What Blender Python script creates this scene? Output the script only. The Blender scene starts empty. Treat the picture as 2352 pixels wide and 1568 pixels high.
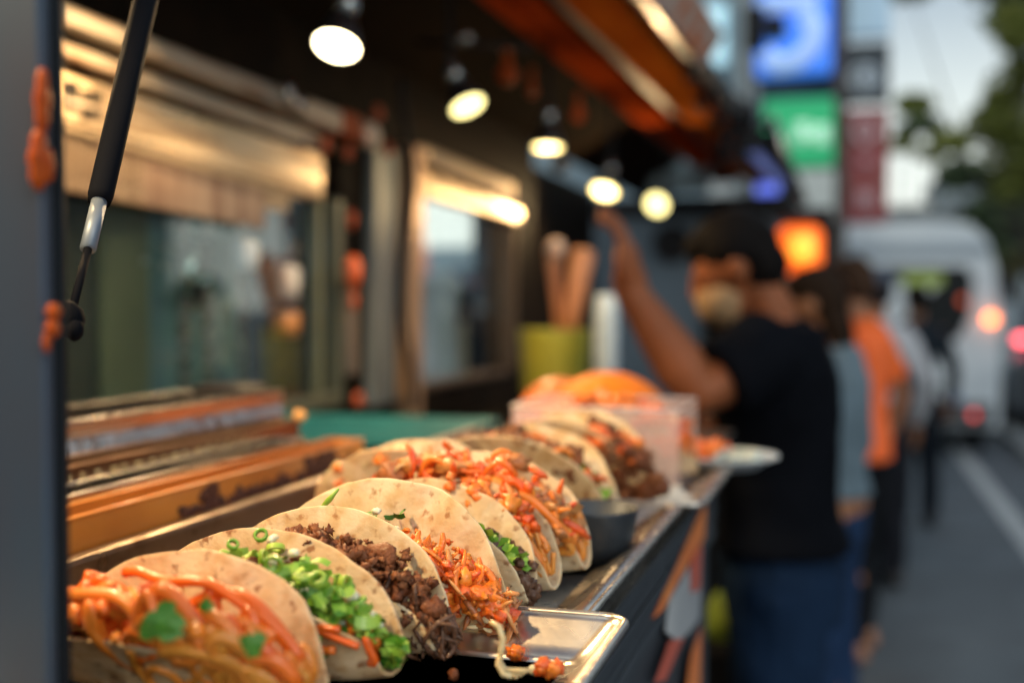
import bpy, math, random
from mathutils import Vector, noise, Matrix
R = math.radians
rnd = random.Random(11)
sc = bpy.context.scene
col = sc.collection
H = 1.47
# ---------------------------------------------------------------- camera
FPX = 2600.0
YAW = math.atan(774 / FPX)
PIT = -math.atan(84 * math.cos(YAW) / FPX)
cam_d = bpy.data.cameras.new('camera')
cam = bpy.data.objects.new('camera', cam_d)
col.objects.link(cam)
cam.location = (0, 0, H)
cam.rotation_euler = (R(90) + PIT, 0, YAW)
cam_d.sensor_width = 36
cam_d.lens = FPX / 2352 * 36
cam_d.clip_start = 0.02
cam_d.clip_end = 3000
cam_d.dof.use_dof = True
cam_d.dof.focus_distance = 0.765
cam_d.dof.aperture_fstop = (cam_d.lens / 1000) / 0.0170
sc.camera = cam
FW = Vector((-math.sin(YAW) * math.cos(PIT), math.cos(YAW) * math.cos(PIT), math.sin(PIT)))
RT = Vector((math.cos(YAW), math.sin(YAW), 0))
UP = RT.cross(FW)


def P(x, y, X=None, Y=None, Z=None, D=None):
    """point of the place seen at (x, y), on a plane X=, Y=, Z= (Z above the camera height) or at depth D"""
    r = FW + RT * ((x - 1176) / FPX) + UP * (-(y - 784) / FPX)
    t = D if D is not None else X / r.x if X is not None else Y / r.y if Y is not None else Z / r.z
    return r * t + Vector((0, 0, H))


# ---------------------------------------------------------------- materials
def rgb(r, g, b):
    f = lambda c: ((c / 255 + .055) / 1.055) ** 2.4 if c > 10 else c / 255 / 12.92
    return (f(r), f(g), f(b), 1)


MATS = {}


def mat(name, c, rough=.6, metal=0., c2=None, nscale=20., bump=0., bscale=60., emit=0., ecol=None,
        coat=0., sss=0., trans=0., alpha=1., stretch=None, rvar=0., island=None, spec=.5, contrast=(.35, .65)):
    m = bpy.data.materials.new(name)
    m.use_nodes = True
    nt = m.node_tree
    b = nt.nodes['Principled BSDF']
    c = tuple(c[:3]) + (1,)
    b.inputs['Base Color'].default_value = c
    b.inputs['Roughness'].default_value = rough
    b.inputs['Metallic'].default_value = metal
    b.inputs['Specular IOR Level'].default_value = spec
    if coat:
        b.inputs['Coat Weight'].default_value = coat
        b.inputs['Coat Roughness'].default_value = .12
    if sss:
        b.inputs['Subsurface Weight'].default_value = sss
        b.inputs['Subsurface Radius'].default_value = (.008, .004, .002)
        b.inputs['Subsurface Scale'].default_value = 1.
    if trans:
        b.inputs['Transmission Weight'].default_value = trans
    b.inputs['Alpha'].default_value = alpha
    if emit:
        b.inputs['Emission Color'].default_value = tuple((ecol or c)[:3]) + (1,)
        b.inputs['Emission Strength'].default_value = emit
    tc = nt.nodes.new('ShaderNodeTexCoord')
    mp = nt.nodes.new('ShaderNodeMapping')
    if stretch:
        mp.inputs['Scale'].default_value = stretch
    nt.links.new(tc.outputs['Object'], mp.inputs['Vector'])
    cur = None
    if c2 is not None:
        n = nt.nodes.new('ShaderNodeTexNoise')
        n.inputs['Scale'].default_value = nscale
        n.inputs['Detail'].default_value = 5
        nt.links.new(mp.outputs[0], n.inputs['Vector'])
        r = nt.nodes.new('ShaderNodeMapRange')
        r.inputs['From Min'].default_value, r.inputs['From Max'].default_value = contrast
        nt.links.new(n.outputs['Fac'], r.inputs['Value'])
        mx = nt.nodes.new('ShaderNodeMix')
        mx.data_type = 'RGBA'
        mx.inputs[6].default_value = c
        mx.inputs[7].default_value = tuple(c2[:3]) + (1,)
        nt.links.new(r.outputs[0], mx.inputs[0])
        cur = mx.outputs[2]
    if island is not None:
        g = nt.nodes.new('ShaderNodeNewGeometry')
        mx2 = nt.nodes.new('ShaderNodeMix')
        mx2.data_type = 'RGBA'
        mx2.inputs[7].default_value = tuple(island[:3]) + (1,)
        if cur:
            nt.links.new(cur, mx2.inputs[6])
        else:
            mx2.inputs[6].default_value = c
        nt.links.new(g.outputs['Random Per Island'], mx2.inputs[0])
        cur = mx2.outputs[2]
    if cur:
        nt.links.new(cur, b.inputs['Base Color'])
    if rvar:
        n3 = nt.nodes.new('ShaderNodeTexNoise')
        n3.inputs['Scale'].default_value = nscale * .7 + 3
        n3.inputs['Detail'].default_value = 4
        nt.links.new(mp.outputs[0], n3.inputs['Vector'])
        r3 = nt.nodes.new('ShaderNodeMapRange')
        r3.inputs['To Min'].default_value = max(0.03, rough - rvar)
        r3.inputs['To Max'].default_value = min(1, rough + rvar)
        nt.links.new(n3.outputs['Fac'], r3.inputs['Value'])
        nt.links.new(r3.outputs[0], b.inputs['Roughness'])
    if bump:
        n2 = nt.nodes.new('ShaderNodeTexNoise')
        n2.inputs['Scale'].default_value = bscale
        n2.inputs['Detail'].default_value = 4
        nt.links.new(mp.outputs[0], n2.inputs['Vector'])
        bp = nt.nodes.new('ShaderNodeBump')
        bp.inputs['Strength'].default_value = bump
        bp.inputs['Distance'].default_value = .002
        nt.links.new(n2.outputs['Fac'], bp.inputs['Height'])
        nt.links.new(bp.outputs[0], b.inputs['Normal'])
    MATS[name] = m
    return m


steel = mat('steel', (.50, .48, .45), .28, 1., c2=(.34, .32, .30), nscale=6, rvar=.12, bump=.15, bscale=12, stretch=(8, 1, 8))
traysteel = mat('tray_steel', (.80, .76, .70), .27, 1., c2=(.55, .50, .44), nscale=14, rvar=.10, bump=.25, bscale=25)
dirtysteel = mat('dirty_steel', (.32, .25, .19), .33, 1., c2=(.16, .09, .05), nscale=38, rvar=.15, bump=.3, bscale=40, contrast=(.55, .75))
darksteel = mat('dark_steel', (.05, .062, .078), .5, .5, c2=(.03, .037, .048), nscale=5, rvar=.1, stretch=(6, .4, 1), bump=.1)
blackm = mat('black_paint', (.008, .008, .010), .45, spec=.2)
blackrub = mat('black_rubber', (.006, .009, .013), .55, spec=.2)
postm = mat('post_aluminium', (.050, .105, .165), .38, .35, c2=(.085, .070, .080), nscale=4.5, spec=.2, rvar=.1, stretch=(1, 1, .4))
orangep = mat('orange_plastic', (.42, .08, .012), .4, c2=(.25, .035, .008), nscale=30, spec=.1)
ceilm = mat('ceiling_panel', (.018, .011, .006), .9, spec=.02, c2=(.012, .009, .006), nscale=3)
boardm = mat('red_brown_board', (.40, .060, .010), .85, spec=.0, c2=(.30, .04, .008), nscale=5, stretch=(4, .7, 4), rvar=.1)
boardm2 = mat('orange_board', (.52, .13, .015), .85, spec=.0, c2=(.42, .08, .010), nscale=5, stretch=(4, .7, 4), rvar=.1)
warmmetal = mat('brushed_hood_metal', (.62, .48, .32), .30, .85, c2=(.36, .25, .15), nscale=4, rvar=.1, stretch=(1, .5, 6))
railm = mat('stained_rail_metal', (.52, .44, .34), .45, .6, c2=(.22, .11, .05), nscale=9, rvar=.1, contrast=(.5, .7), stretch=(1, .6, 3))
darkframe = mat('dark_frame', (.006, .005, .004), .55, c2=(.016, .010, .006), nscale=9, spec=.03)
greypil = mat('grey_pillar', (.22, .25, .24), .4, .3, c2=(.14, .15, .15), nscale=4, stretch=(3, 3, .6))
tealm = mat('teal_tray_plastic', (.015, .15, .16), .35, c2=(.012, .11, .12), nscale=8)
tealwall = mat('teal_cabinet_paint', (.20, .38, .38), .32, .3, c2=(.10, .20, .24), nscale=3, stretch=(1, 5, .5))
olive = mat('olive_panel', (.075, .082, .05), .45, .3, c2=(.04, .045, .03), nscale=3, stretch=(1, 6, .4))
slate = mat('slate_panel', (.10, .14, .18), .5, c2=(.06, .085, .11), nscale=2, stretch=(1, 1, .5))
whitepl = mat('white_plastic', (.72, .74, .74), .35, c2=(.5, .55, .58), nscale=6)
glassm = mat('window_glass', (.85, .92, .9), .012, trans=1.)
glassm.node_tree.nodes['Principled BSDF'].inputs['IOR'].default_value = 1.5

# ---------------------------------------------------------------- mesh helper


class M:
    def __init__(s):
        s.v, s.f = [], []

    def add(s, vs, fs):
        k = len(s.v)
        s.v += [tuple(v) for v in vs]
        s.f += [tuple(i + k for i in f) for f in fs]
        return s

    def box(s, a, b, mtx=None):
        x0, x1 = sorted((a[0], b[0])); y0, y1 = sorted((a[1], b[1])); z0, z1 = sorted((a[2], b[2]))
        vs = [Vector(p) for p in ((x0, y0, z0), (x1, y0, z0), (x1, y1, z0), (x0, y1, z0), (x0, y0, z1), (x1, y0, z1), (x1, y1, z1), (x0, y1, z1))]
        if mtx:
            vs = [mtx @ v for v in vs]
        return s.add(vs, [(0, 3, 2, 1), (4, 5, 6, 7), (0, 1, 5, 4), (1, 2, 6, 5), (2, 3, 7, 6), (3, 0, 4, 7)])

    def hexa(s, lo, hi):   # two matching quads
        return s.add(list(lo) + list(hi), [(0, 3, 2, 1), (4, 5, 6, 7), (0, 1, 5, 4), (1, 2, 6, 5), (2, 3, 7, 6), (3, 0, 4, 7)])

    def tube(s, pts, rad, n=8, caps=True):
        pts = [Vector(p) for p in pts]
        if not hasattr(rad, '__len__'):
            rad = [rad] * len(pts)
        vs, fs = [], []
        pn = None
        for i, p in enumerate(pts):
            t = (pts[min(i + 1, len(pts) - 1)] - pts[max(i - 1, 0)])
            t = t.normalized() if t.length > 1e-9 else Vector((0, 0, 1))
            if pn is None:
                a = Vector((0, 0, 1)) if abs(t.z) < .9 else Vector((1, 0, 0))
                pn = t.cross(a).normalized()
            else:
                q = pn - t * pn.dot(t)
                pn = q.normalized() if q.length > 1e-6 else pn
            bn = t.cross(pn)
            for k in range(n):
                an = 2 * math.pi * k / n
                vs.append(p + (pn * math.cos(an) + bn * math.sin(an)) * rad[i])
        for i in range(len(pts) - 1):
            for k in range(n):
                fs.append((i * n + k, i * n + (k + 1) % n, (i + 1) * n + (k + 1) % n, (i + 1) * n + k))
        if caps:
            fs.append(tuple(range(n))[::-1])
            fs.append(tuple(range((len(pts) - 1) * n, len(pts) * n)))
        return s.add(vs, fs)

    def lathe(s, prof, n=32, mtx=None):
        vs, fs = [], []
        for r, z in prof:
            for k in range(n):
                a = 2 * math.pi * k / n
                v = Vector((r * math.cos(a), r * math.sin(a), z))
                vs.append(mtx @ v if mtx else v)
        for i in range(len(prof) - 1):
            for k in range(n):
                fs.append((i * n + k, i * n + (k + 1) % n, (i + 1) * n + (k + 1) % n, (i + 1) * n + k))
        return s.add(vs, fs)

    def blob(s, c, rx, ry, rz, seed=0, amp=.3, lumps=2.2, rot=None, n=8, m=6):
        c = Vector(c)
        vs, fs = [], []
        off = Vector((seed * 3.7, seed * 1.3, seed * .7))
        for i in range(m + 1):
            th = math.pi * i / m
            ring = 1 if i in (0, m) else n
            for k in range(ring):
                a = 2 * math.pi * k / n
                d = Vector((math.sin(th) * math.cos(a), math.sin(th) * math.sin(a), math.cos(th)))
                q = 1 + amp * noise.noise(d * lumps + off) * 1.6
                v = Vector((d.x * rx * q, d.y * ry * q, d.z * rz * q))
                if rot:
                    v = rot @ v
                vs.append(c + v)
        idx = lambda i, k: 0 if i == 0 else (1 + (m - 1) * n if i == m else 1 + (i - 1) * n + k % n)
        for i in range(m):
            for k in range(n):
                if i == 0:
                    fs.append((0, idx(1, k), idx(1, k + 1)))
                elif i == m - 1:
                    fs.append((idx(i, k), idx(m, 0), idx(i, k + 1)))
                else:
                    fs.append((idx(i, k), idx(i + 1, k), idx(i + 1, k + 1), idx(i, k + 1)))
        return s.add(vs, fs)

    def build(s, name, m, parent=None, smooth=False, bevel=0., origin=None, seg=2):
        me = bpy.data.meshes.new(name)
        v = s.v
        if parent is not None:
            o0 = parent.matrix_basis.inverted() if parent.parent is None else (parent.parent.matrix_basis @ parent.matrix_basis).inverted()
            v = [tuple(o0 @ Vector(p)) for p in v]
        elif origin is not None:
            v = [(p[0] - origin[0], p[1] - origin[1], p[2] - origin[2]) for p in v]
        me.from_pydata(v, [], s.f)
        if smooth:
            me.polygons.foreach_set('use_smooth', [True] * len(me.polygons))
        me.materials.append(m)
        me.update()
        o = bpy.data.objects.new(name, me)
        col.objects.link(o)
        if parent is not None:
            o.parent = parent
        elif origin is not None:
            o.location = origin
        if bevel:
            b = o.modifiers.new('bevel', 'BEVEL')
            b.width = bevel
            b.segments = seg
            b.limit_method = 'ANGLE'
            b.harden_normals = False
        return o


def tag(o, label=None, cat=None, group=None, kind=None):
    if label: o['label'] = label
    if cat: o['category'] = cat
    if group: o['group'] = group
    if kind: o['kind'] = kind
    return o


def thing(name, loc, label, cat, group=None, rz=0.):
    o = bpy.data.objects.new(name, None)
    o.empty_display_size = .05
    o.location = loc
    o.rotation_euler = (0, 0, rz)
    o.matrix_basis = Matrix.Translation(Vector(loc)) @ Matrix.Rotation(rz, 4, 'Z')
    col.objects.link(o)
    return tag(o, label, cat, group)


def copy_tree(o, parent=None):
    c = o.copy()
    col.objects.link(c)
    c.parent = parent
    for ch in list(o.children):
        copy_tree(ch, c)
    return c


def wallquad(m, pts, X, th):
    """prism on the plane X whose outline is seen at pts, th thick away from the street"""
    a = [P(x, y, X=X) for x, y in pts]
    b = [p + Vector((-th, 0, 0)) for p in a]
    return m.hexa(a, b)


# ---------------------------------------------------------------- world and sun
w = bpy.data.worlds.new('World')
sc.world = w
w.use_nodes = True
bg = w.node_tree.nodes['Background']
sky = w.node_tree.nodes.new('ShaderNodeTexSky')
sky.sky_type = 'NISHITA'
sky.sun_disc = False
sky.sun_elevation = R(28)
sky.sun_rotation = R(128)
sky.air_density = 1.6
sky.dust_density = 3.0
sky.ozone_density = 4.0
tint = w.node_tree.nodes.new('ShaderNodeMix')
tint.data_type = 'RGBA'
tint.blend_type = 'MULTIPLY'
tint.inputs[0].default_value = 1
tint.inputs[7].default_value = (.76, .96, 1.22, 1)
w.node_tree.links.new(sky.outputs[0], tint.inputs[6])
# bright broken cloud
wt = w.node_tree
tcw = wt.nodes.new('ShaderNodeTexCoord')
nw = wt.nodes.new('ShaderNodeTexNoise')
nw.inputs['Scale'].default_value = 2.6
nw.inputs['Detail'].default_value = 5
wt.links.new(tcw.outputs['Generated'], nw.inputs['Vector'])
rw = wt.nodes.new('ShaderNodeMapRange')
rw.inputs['From Min'].default_value, rw.inputs['From Max'].default_value = .44, .60
wt.links.new(nw.outputs['Fac'], rw.inputs['Value'])
cw = wt.nodes.new('ShaderNodeMix')
cw.data_type = 'RGBA'
cw.inputs[7].default_value = (16, 16.8, 15.6, 1)
sx = wt.nodes.new('ShaderNodeSeparateXYZ')
wt.links.new(tcw.outputs['Generated'], sx.inputs[0])
rz = wt.nodes.new('ShaderNodeMapRange')
rz.inputs['From Min'].default_value, rz.inputs['From Max'].default_value = .34, .08
rz.inputs['To Max'].default_value = .8
wt.links.new(sx.outputs['Z'], rz.inputs['Value'])
mxw = wt.nodes.new('ShaderNodeMath')
mxw.operation = 'MAXIMUM'
wt.links.new(rw.outputs[0], mxw.inputs[0])
wt.links.new(rz.outputs[0], mxw.inputs[1])
wt.links.new(mxw.outputs[0], cw.inputs[0])
wt.links.new(tint.outputs[2], cw.inputs[6])
wt.links.new(cw.outputs[2], bg.inputs[0])
bg.inputs[1].default_value = .090
sd = bpy.data.lights.new('sun', 'SUN')
sd.energy = .6
sd.angle = R(12)
sd.color = (1, .93, .82)
so = bpy.data.objects.new('sun', sd)
so.rotation_euler = (R(62), 0, R(52))
col.objects.link(so)

# ---------------------------------------------------------------- ground
asphalt = mat('asphalt', (.11, .135, .155), .75, c2=(.075, .09, .105), nscale=3, bump=.6, bscale=90, rvar=.1)
M().add([(-300, -100, 0), (300, -100, 0), (300, 600, 0), (-300, 600, 0)], [(0, 1, 2, 3)]).build('road', asphalt)['kind'] = 'structure'
paint = mat('road_paint', (.55, .58, .58), .6, c2=(.35, .37, .38), nscale=12)
M().add([(1.02, -5, .004), (1.16, -5, .004), (1.16, 60, .004), (1.02, 60, .004)], [(0, 1, 2, 3)]).build('lane_line', paint)['kind'] = 'structure'
conc = mat('kerb_stone', (.32, .34, .34), .8, c2=(.22, .24, .25), nscale=9, bump=.4)
M().box((1.62, -5, .004), (1.86, 60, .12)).build('kerb', conc, bevel=.01)['kind'] = 'structure'
M().box((-6, 1.0, .0), (-1.6, 60, .13)).build('pavement', mat('pavement_stone', (.20, .21, .21), .8, c2=(.14, .15, .15), nscale=4))['kind'] = 'structure'

# ================================================================= TACOS
def tortilla_mat(name, base, dark, flour, spots=(.63, .70)):
    m = mat(name, base, .62, sss=.12, spec=.35)
    nt = m.node_tree
    b = nt.nodes['Principled BSDF']
    tc = nt.nodes.new('ShaderNodeTexCoord')
    uv = tc.outputs['UV']

    def nz(scale, det, off=(0, 0, 0)):
        mp = nt.nodes.new('ShaderNodeMapping')
        mp.inputs['Location'].default_value = off
        nt.links.new(uv, mp.inputs[0])
        n = nt.nodes.new('ShaderNodeTexNoise')
        n.inputs['Scale'].default_value = scale
        n.inputs['Detail'].default_value = det
        nt.links.new(mp.outputs[0], n.inputs['Vector'])
        return n.outputs['Fac']

    def ramp(src, a, bb, t0=0., t1=1.):
        r = nt.nodes.new('ShaderNodeMapRange')
        r.inputs['From Min'].default_value, r.inputs['From Max'].default_value = a, bb
        r.inputs['To Min'].default_value, r.inputs['To Max'].default_value = t0, t1
        nt.links.new(src, r.inputs['Value'])
        return r.outputs[0]

    def mix(f, c1, c2):
        x = nt.nodes.new('ShaderNodeMix')
        x.data_type = 'RGBA'
        nt.links.new(f, x.inputs[0])
        for i, c in ((6, c1), (7, c2)):
            if isinstance(c, tuple): x.inputs[i].default_value = tuple(c[:3]) + (1,)
            else: nt.links.new(c, x.inputs[i])
        return x.outputs[2]
    c = mix(ramp(nz(3.2, 4), .40, .62), base, flour)
    c = mix(ramp(nz(5, 7, (3, 1, 0)), .50, .70, 0, .75), c, (base[0] * .78, base[1] * .62, base[2] * .42))
    c = mix(ramp(nz(8.5, 5, (7, 2, 0)), spots[0], spots[1], 0, .85), c, dark)
    nt.links.new(c, b.inputs['Base Color'])
    bp = nt.nodes.new('ShaderNodeBump')
    bp.inputs['Strength'].default_value = .8
    bp.inputs['Distance'].default_value = .0022
    nt.links.new(nz(7, 8), bp.inputs['Height'])
    nt.links.new(bp.outputs[0], b.inputs['Normal'])
    return m


tort = {
    'pale': tortilla_mat('tortilla_pale', (.62, .45, .26), (.24, .10, .035), (.72, .59, .40), (.60, .70)),
    'spot': tortilla_mat('tortilla_spotted', (.55, .37, .20), (.20, .07, .02), (.62, .47, .30), (.59, .68)),
    'gold': tortilla_mat('tortilla_golden', (.64, .46, .25), (.34, .15, .05), (.74, .60, .40), (.57, .68)),
}
noodle_m = mat('noodle', (.60, .17, .014), .40, c2=(.78, .18, .02), nscale=60, coat=.18, sss=.03, island=(.68, .28, .04), spec=.5)
noodle_r = mat('noodle_saucy', (.76, .10, .004), .36, c2=(.65, .08, .01), nscale=60, coat=.25, sss=.03, island=(.80, .20, .02))
beef_m = mat('seared_beef', (.12, .034, .012), .5, spec=.3, c2=(.17, .05, .018), nscale=260, bump=1., bscale=420, island=(.26, .09, .03), coat=.08)
pulled_m = mat('pulled_meat', (.06, .022, .010), .45, spec=.35, c2=(.14, .07, .04), nscale=90, island=(.12, .055, .03), coat=.2, bump=.6, bscale=300)
chick_m = mat('sauced_chicken', (.82, .12, .010), .36, c2=(.62, .045, .006), nscale=120, bump=.8, bscale=240, island=(.88, .28, .03), coat=.3, sss=.1)
brown_m = mat('browned_chicken', (.45, .14, .035), .4, c2=(.25, .07, .02), nscale=120, bump=.8, bscale=240, island=(.66, .30, .09), coat=.3)
lett_m = mat('chopped_scallion', (.10, .28, .012), .45, c2=(.10, .28, .02), nscale=80, island=(.36, .54, .07), sss=.1, coat=.2)
cil_m = mat('cilantro', (.03, .15, .012), .5, c2=(.015, .08, .008), nscale=160, island=(.08, .25, .02), bump=.6, bscale=200)
onion_m = mat('white_onion', (.78, .74, .58), .4, sss=.3, c2=(.62, .62, .40), nscale=60, coat=.2)
slaw_m = mat('pale_slaw', (.74, .62, .36), .4, sss=.15, c2=(.62, .44, .2), nscale=60, coat=.2)
core_m = mat('dark_sauce', (.14, .025, .006), .5, c2=(.06, .012, .004), nscale=80, bump=.8, bscale=120)
char_m = mat('char', (.02, .012, .008), .6)


class Taco:
    def __init__(s, cx, cy, rz, Rr, foff, an, af, seed, wav=1., z=1.2465, rb=.011, ukk=1.1, tilt=0., kn=1., kf=1.):
        s.kn, s.kf = kn, kf
        s.cx, s.cy, s.rz, s.R, s.foff, s.an, s.af, s.seed, s.wav, s.z, s.rb, s.ukk = cx, cy, rz, Rr, foff, an, af, seed, wav, z, rb, ukk
        s.tilt = tilt
        s.mtx = Matrix.Translation((cx, cy, z)) @ Matrix.Rotation(rz, 4, 'Z') @ Matrix.Rotation(tilt, 4, 'Y')

    def curve(s, u, t):
        """t: arc length from the fold line, negative towards the camera; returns local (v, w)"""
        sg = -1 if t < 0 else 1
        a = abs(t)
        op = s.an if t < 0 else s.af
        amax = math.pi / 2 - op
        la = s.rb * amax
        if a < la:
            q = a / s.rb
            v, w_ = s.rb * math.sin(q), s.rb * (1 - math.cos(q))
        else:
            v = s.rb * math.sin(amax) + (a - la) * math.cos(amax)
            w_ = s.rb * (1 - math.cos(amax)) + (a - la) * math.sin(amax)
            v += .9 * (a - la) ** 2 * (1 if t > 0 else .6)
        g = min(1, a / .03)
        n = noise.noise(Vector((u * 16 + s.seed * 5, t * 12, s.seed))) * .007 * s.wav * g
        n += noise.noise(Vector((u * 45 + s.seed, t * 30, s.seed * 2))) * .0034 * s.wav * g
        v = sg * v + n
        w_ += s.ukk * u * u + .0015 * noise.noise(Vector((u * 20, s.seed, 3)))
        return v, w_

    def wpt(s, u, v, w_):
        return s.mtx @ Vector((u, v, w_))

    def sheet(s, parent, m, nr=34, ns=110):
        vs, fs, uvs = [], [], []
        for i in range(nr + 1):
            r = s.R * (i / nr) ** .9
            for k in range(ns if i else 1):
                th = 2 * math.pi * k / ns
                rr = r * (1 + .035 * noise.noise(Vector((math.cos(th) * 1.7, math.sin(th) * 1.7, s.seed + 9))) * (i / nr)
                          + .006 * noise.noise(Vector((math.cos(th) * 9, math.sin(th) * 9, s.seed + 2))) * (i / nr))
                u, q = rr * math.cos(th), rr * math.sin(th)
                v, w_ = s.curve(u, (q * (s.kf if q > 0 else s.kn)) + s.foff)
                vs.append(s.wpt(u, v, w_))
                uvs.append((u / .09 + s.seed * 1.37, q / .09 + s.seed * .71))
        ix = lambda i, k: 0 if i == 0 else 1 + (i - 1) * ns + k % ns
        for i in range(nr):
            for k in range(ns):
                fs.append((0, ix(1, k), ix(1, k + 1)) if i == 0 else (ix(i, k), ix(i + 1, k), ix(i + 1, k + 1), ix(i, k + 1)))
        o = M().add(vs, fs).build('tortilla', m, parent, smooth=True)
        ul = o.data.uv_layers.new(name='UVMap')
        for lp in o.data.loops:
            ul.data[lp.index].uv = uvs[lp.vertex_index]
        sl = o.modifiers.new('thickness', 'SOLIDIFY')
        sl.thickness = .0023
        sl.offset = 0
        sb = o.modifiers.new('round', 'BEVEL'); sb.width = .0008; sb.segments = 2; sb.limit_method = 'ANGLE'; sb.angle_limit = R(60)
        return o

    def span(s, u, w_):
        """the gap between the two sheets at height w_ above the local fold"""
        def at(sign):
            best, bv = 9, 0
            lim = (s.R * s.kn - s.foff if sign < 0 else s.R * s.kf + s.foff) + .008
            for k in range(0, 30):
                t = sign * min(k * .004, lim)
                v, ww = s.curve(u, t)
                if abs(ww - w_) < best:
                    best, bv = abs(ww - w_), v
            return bv
        return at(-1), at(1)

    def fpos(s, u0, u1, h0, h1, spill=.0, r=.004, top=None, bias=.5):
        """random point of the filling: u range (fractions of R), height range (fractions of top)"""
        u = rnd.uniform(u0, u1) * s.R
        tp = (top or .8) * math.sqrt(max(.05, 1 - min(1, (u / s.R) ** 2))) * s.R
        base = s.ukk * u * u + .003
        w_ = base + rnd.uniform(h0, h1) * tp
        a, b = s.span(u, w_)
        a += r; b -= r
        if b < a: a = b = (a + b) / 2
        q = rnd.random() ** bias
        v = b + (a - b) * q - spill * rnd.random()
        return s.wpt(u, v, w_)


def rrot():
    return Matrix.Rotation(rnd.uniform(0, 6.3), 3, 'Z') @ Matrix.Rotation(rnd.uniform(0, 3.1), 3, 'X')


def lumps(t, n, size, u, h, top=.8, amp=.55, spill=0., asp=1., mm=None, bias=.5):
    m = mm or M()
    for i in range(n):
        s_ = size * rnd.uniform(.55, 1.4)
        c = t.fpos(u[0], u[1], h[0], h[1], spill, s_ * .6, top, bias)
        m.blob(c, s_ * asp * rnd.uniform(.8, 1.4), s_ * rnd.uniform(.6, 1), s_ * rnd.uniform(.6, 1), rnd.random() * 90, amp, 3.0, rrot(), 9, 7)
    return m


def shreds(t, n, ln, rad, u, h, top=.8, spill=0., down=.4, bias=.5):
    m = M()
    for i in range(n):
        c = t.fpos(u[0], u[1], h[0], h[1], spill, rad, top, bias)
        d = Vector((rnd.uniform(-1, 1), rnd.uniform(-.5, .3), rnd.uniform(-1, 1) * down)).normalized()
        L = ln * rnd.uniform(.5, 1.3)
        k = rnd.uniform(-1, 1) * L * .35
        q = d.cross(Vector((rnd.random(), rnd.random(), rnd.random()))).normalized()
        r = rad * rnd.uniform(.6, 1.3)
        pts = [c + d * (j / 5 - .5) * L + q * k * (1 - (2 * j / 5 - 1) ** 2) for j in range(6)]
        m.tube(pts, [r * .5, r, r * rnd.uniform(.7, 1.2), r, r * .9, r * .4], 6)
    return m


def chips(t, n, size, u, h, top=.8, spill=0., curl=.5, bias=.5):
    m = M()
    for i in range(n):
        c = t.fpos(u[0], u[1], h[0], h[1], spill, size * .4, top, bias)
        rt_ = rrot()
        sx, sy = size * rnd.uniform(.5, 1.3), size * rnd.uniform(.35, .8)
        vs, fs = [], []
        for a in range(4):
            for b in range(4):
                x, y = (a / 3 - .5) * 2, (b / 3 - .5) * 2
                jx = 1 + .35 * noise.noise(Vector((a + i, b * 1.7, i)))
                vs.append(c + rt_ @ Vector((x * sx * .5 * jx, y * sy * .5 * jx * (1 - .25 * x * x), curl * sx * .35 * (x * x + .5 * y) + .0006 * noise.noise(Vector((a, b, i * 3))))))
        for a in range(3):
            for b in range(3):
                k = a * 4 + b
                fs.append((k, k + 4, k + 5, k + 1))
        m.add(vs, fs)
    return m


def rings(t, n, size, u, h, top=.8, spill=0., bias=.5):
    """little sliced scallion rings"""
    m = M()
    for i in range(n):
        c = t.fpos(u[0], u[1], h[0], h[1], spill, size * .4, top, bias)
        mt = Matrix.Translation(c) @ rrot().to_4x4()
        r = size * rnd.uniform(.5, .9); hh = size * rnd.uniform(.3, .7); th = r * .35
        m.lathe([(r, -hh / 2), (r * 1.02, hh / 2), (r - th, hh / 2), (r - th, -hh / 2), (r, -hh / 2)], 10, mt)
    return m


def noodles(t, n, rad, u, h, top=.9, length=.12, spill=.006, bias=.5, drape=0.):
    """tangled noodles lying over the filling heap: each one wanders over (u, height) and stays near the front of the heap"""
    m = M()
    for i in range(n):
        uu = rnd.uniform(u[0], u[1]) * t.R
        hh = rnd.uniform(h[0], h[1])
        an = rnd.uniform(0, 6.3)
        r = rad * rnd.uniform(.75, 1.25)
        fr = rnd.random() ** bias
        pts = []
        step = .004
        cur = rnd.uniform(-1, 1) * 70
        if rnd.random() < .6: an = math.pi / 2 + rnd.uniform(-.5, .5)
        for k in range(int(length * rnd.uniform(.5, 1.3) / step)):
            cur += rnd.uniform(-1, 1) * 22
            cur = max(-105, min(105, cur))
            an += cur * step
            uu += math.cos(an) * step
            tp = top * math.sqrt(max(.04, 1 - min(1, (uu / t.R) ** 2))) * t.R
            w0 = t.ukk * uu * uu + .004
            hw = hh * tp + math.sin(an) * step - drape * step
            hh = hw / tp
            if hh > h[1] or hh < h[0]:
                an = -an; hh = max(h[0], min(h[1], hh))
            if abs(uu) > .97 * t.R or uu < u[0] * t.R or uu > u[1] * t.R:
                an = math.pi - an; uu = max(max(-.97, u[0]) * t.R, min(min(.97, u[1]) * t.R, uu))
            w_ = w0 + hh * tp
            a, b = t.span(uu, w_)
            if b - a < 2 * r: a, b = (a + b) / 2 - r, (a + b) / 2 + r
            v = (b - r) + ((a + r) - (b - r)) * fr - spill * math.sin(min(1, hh) * math.pi) * fr + .0022 * math.sin(k * .17 + i)
            pts.append(t.wpt(uu, v, w_))
        if len(pts) > 3:
            # smooth
            for _ in range(6):
                pts = [pts[0]] + [(pts[j - 1] + pts[j] * 2 + pts[j + 1]) / 4 for j in range(1, len(pts) - 1)] + [pts[-1]]
            m.tube(pts, r, 8)
    return m


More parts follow.
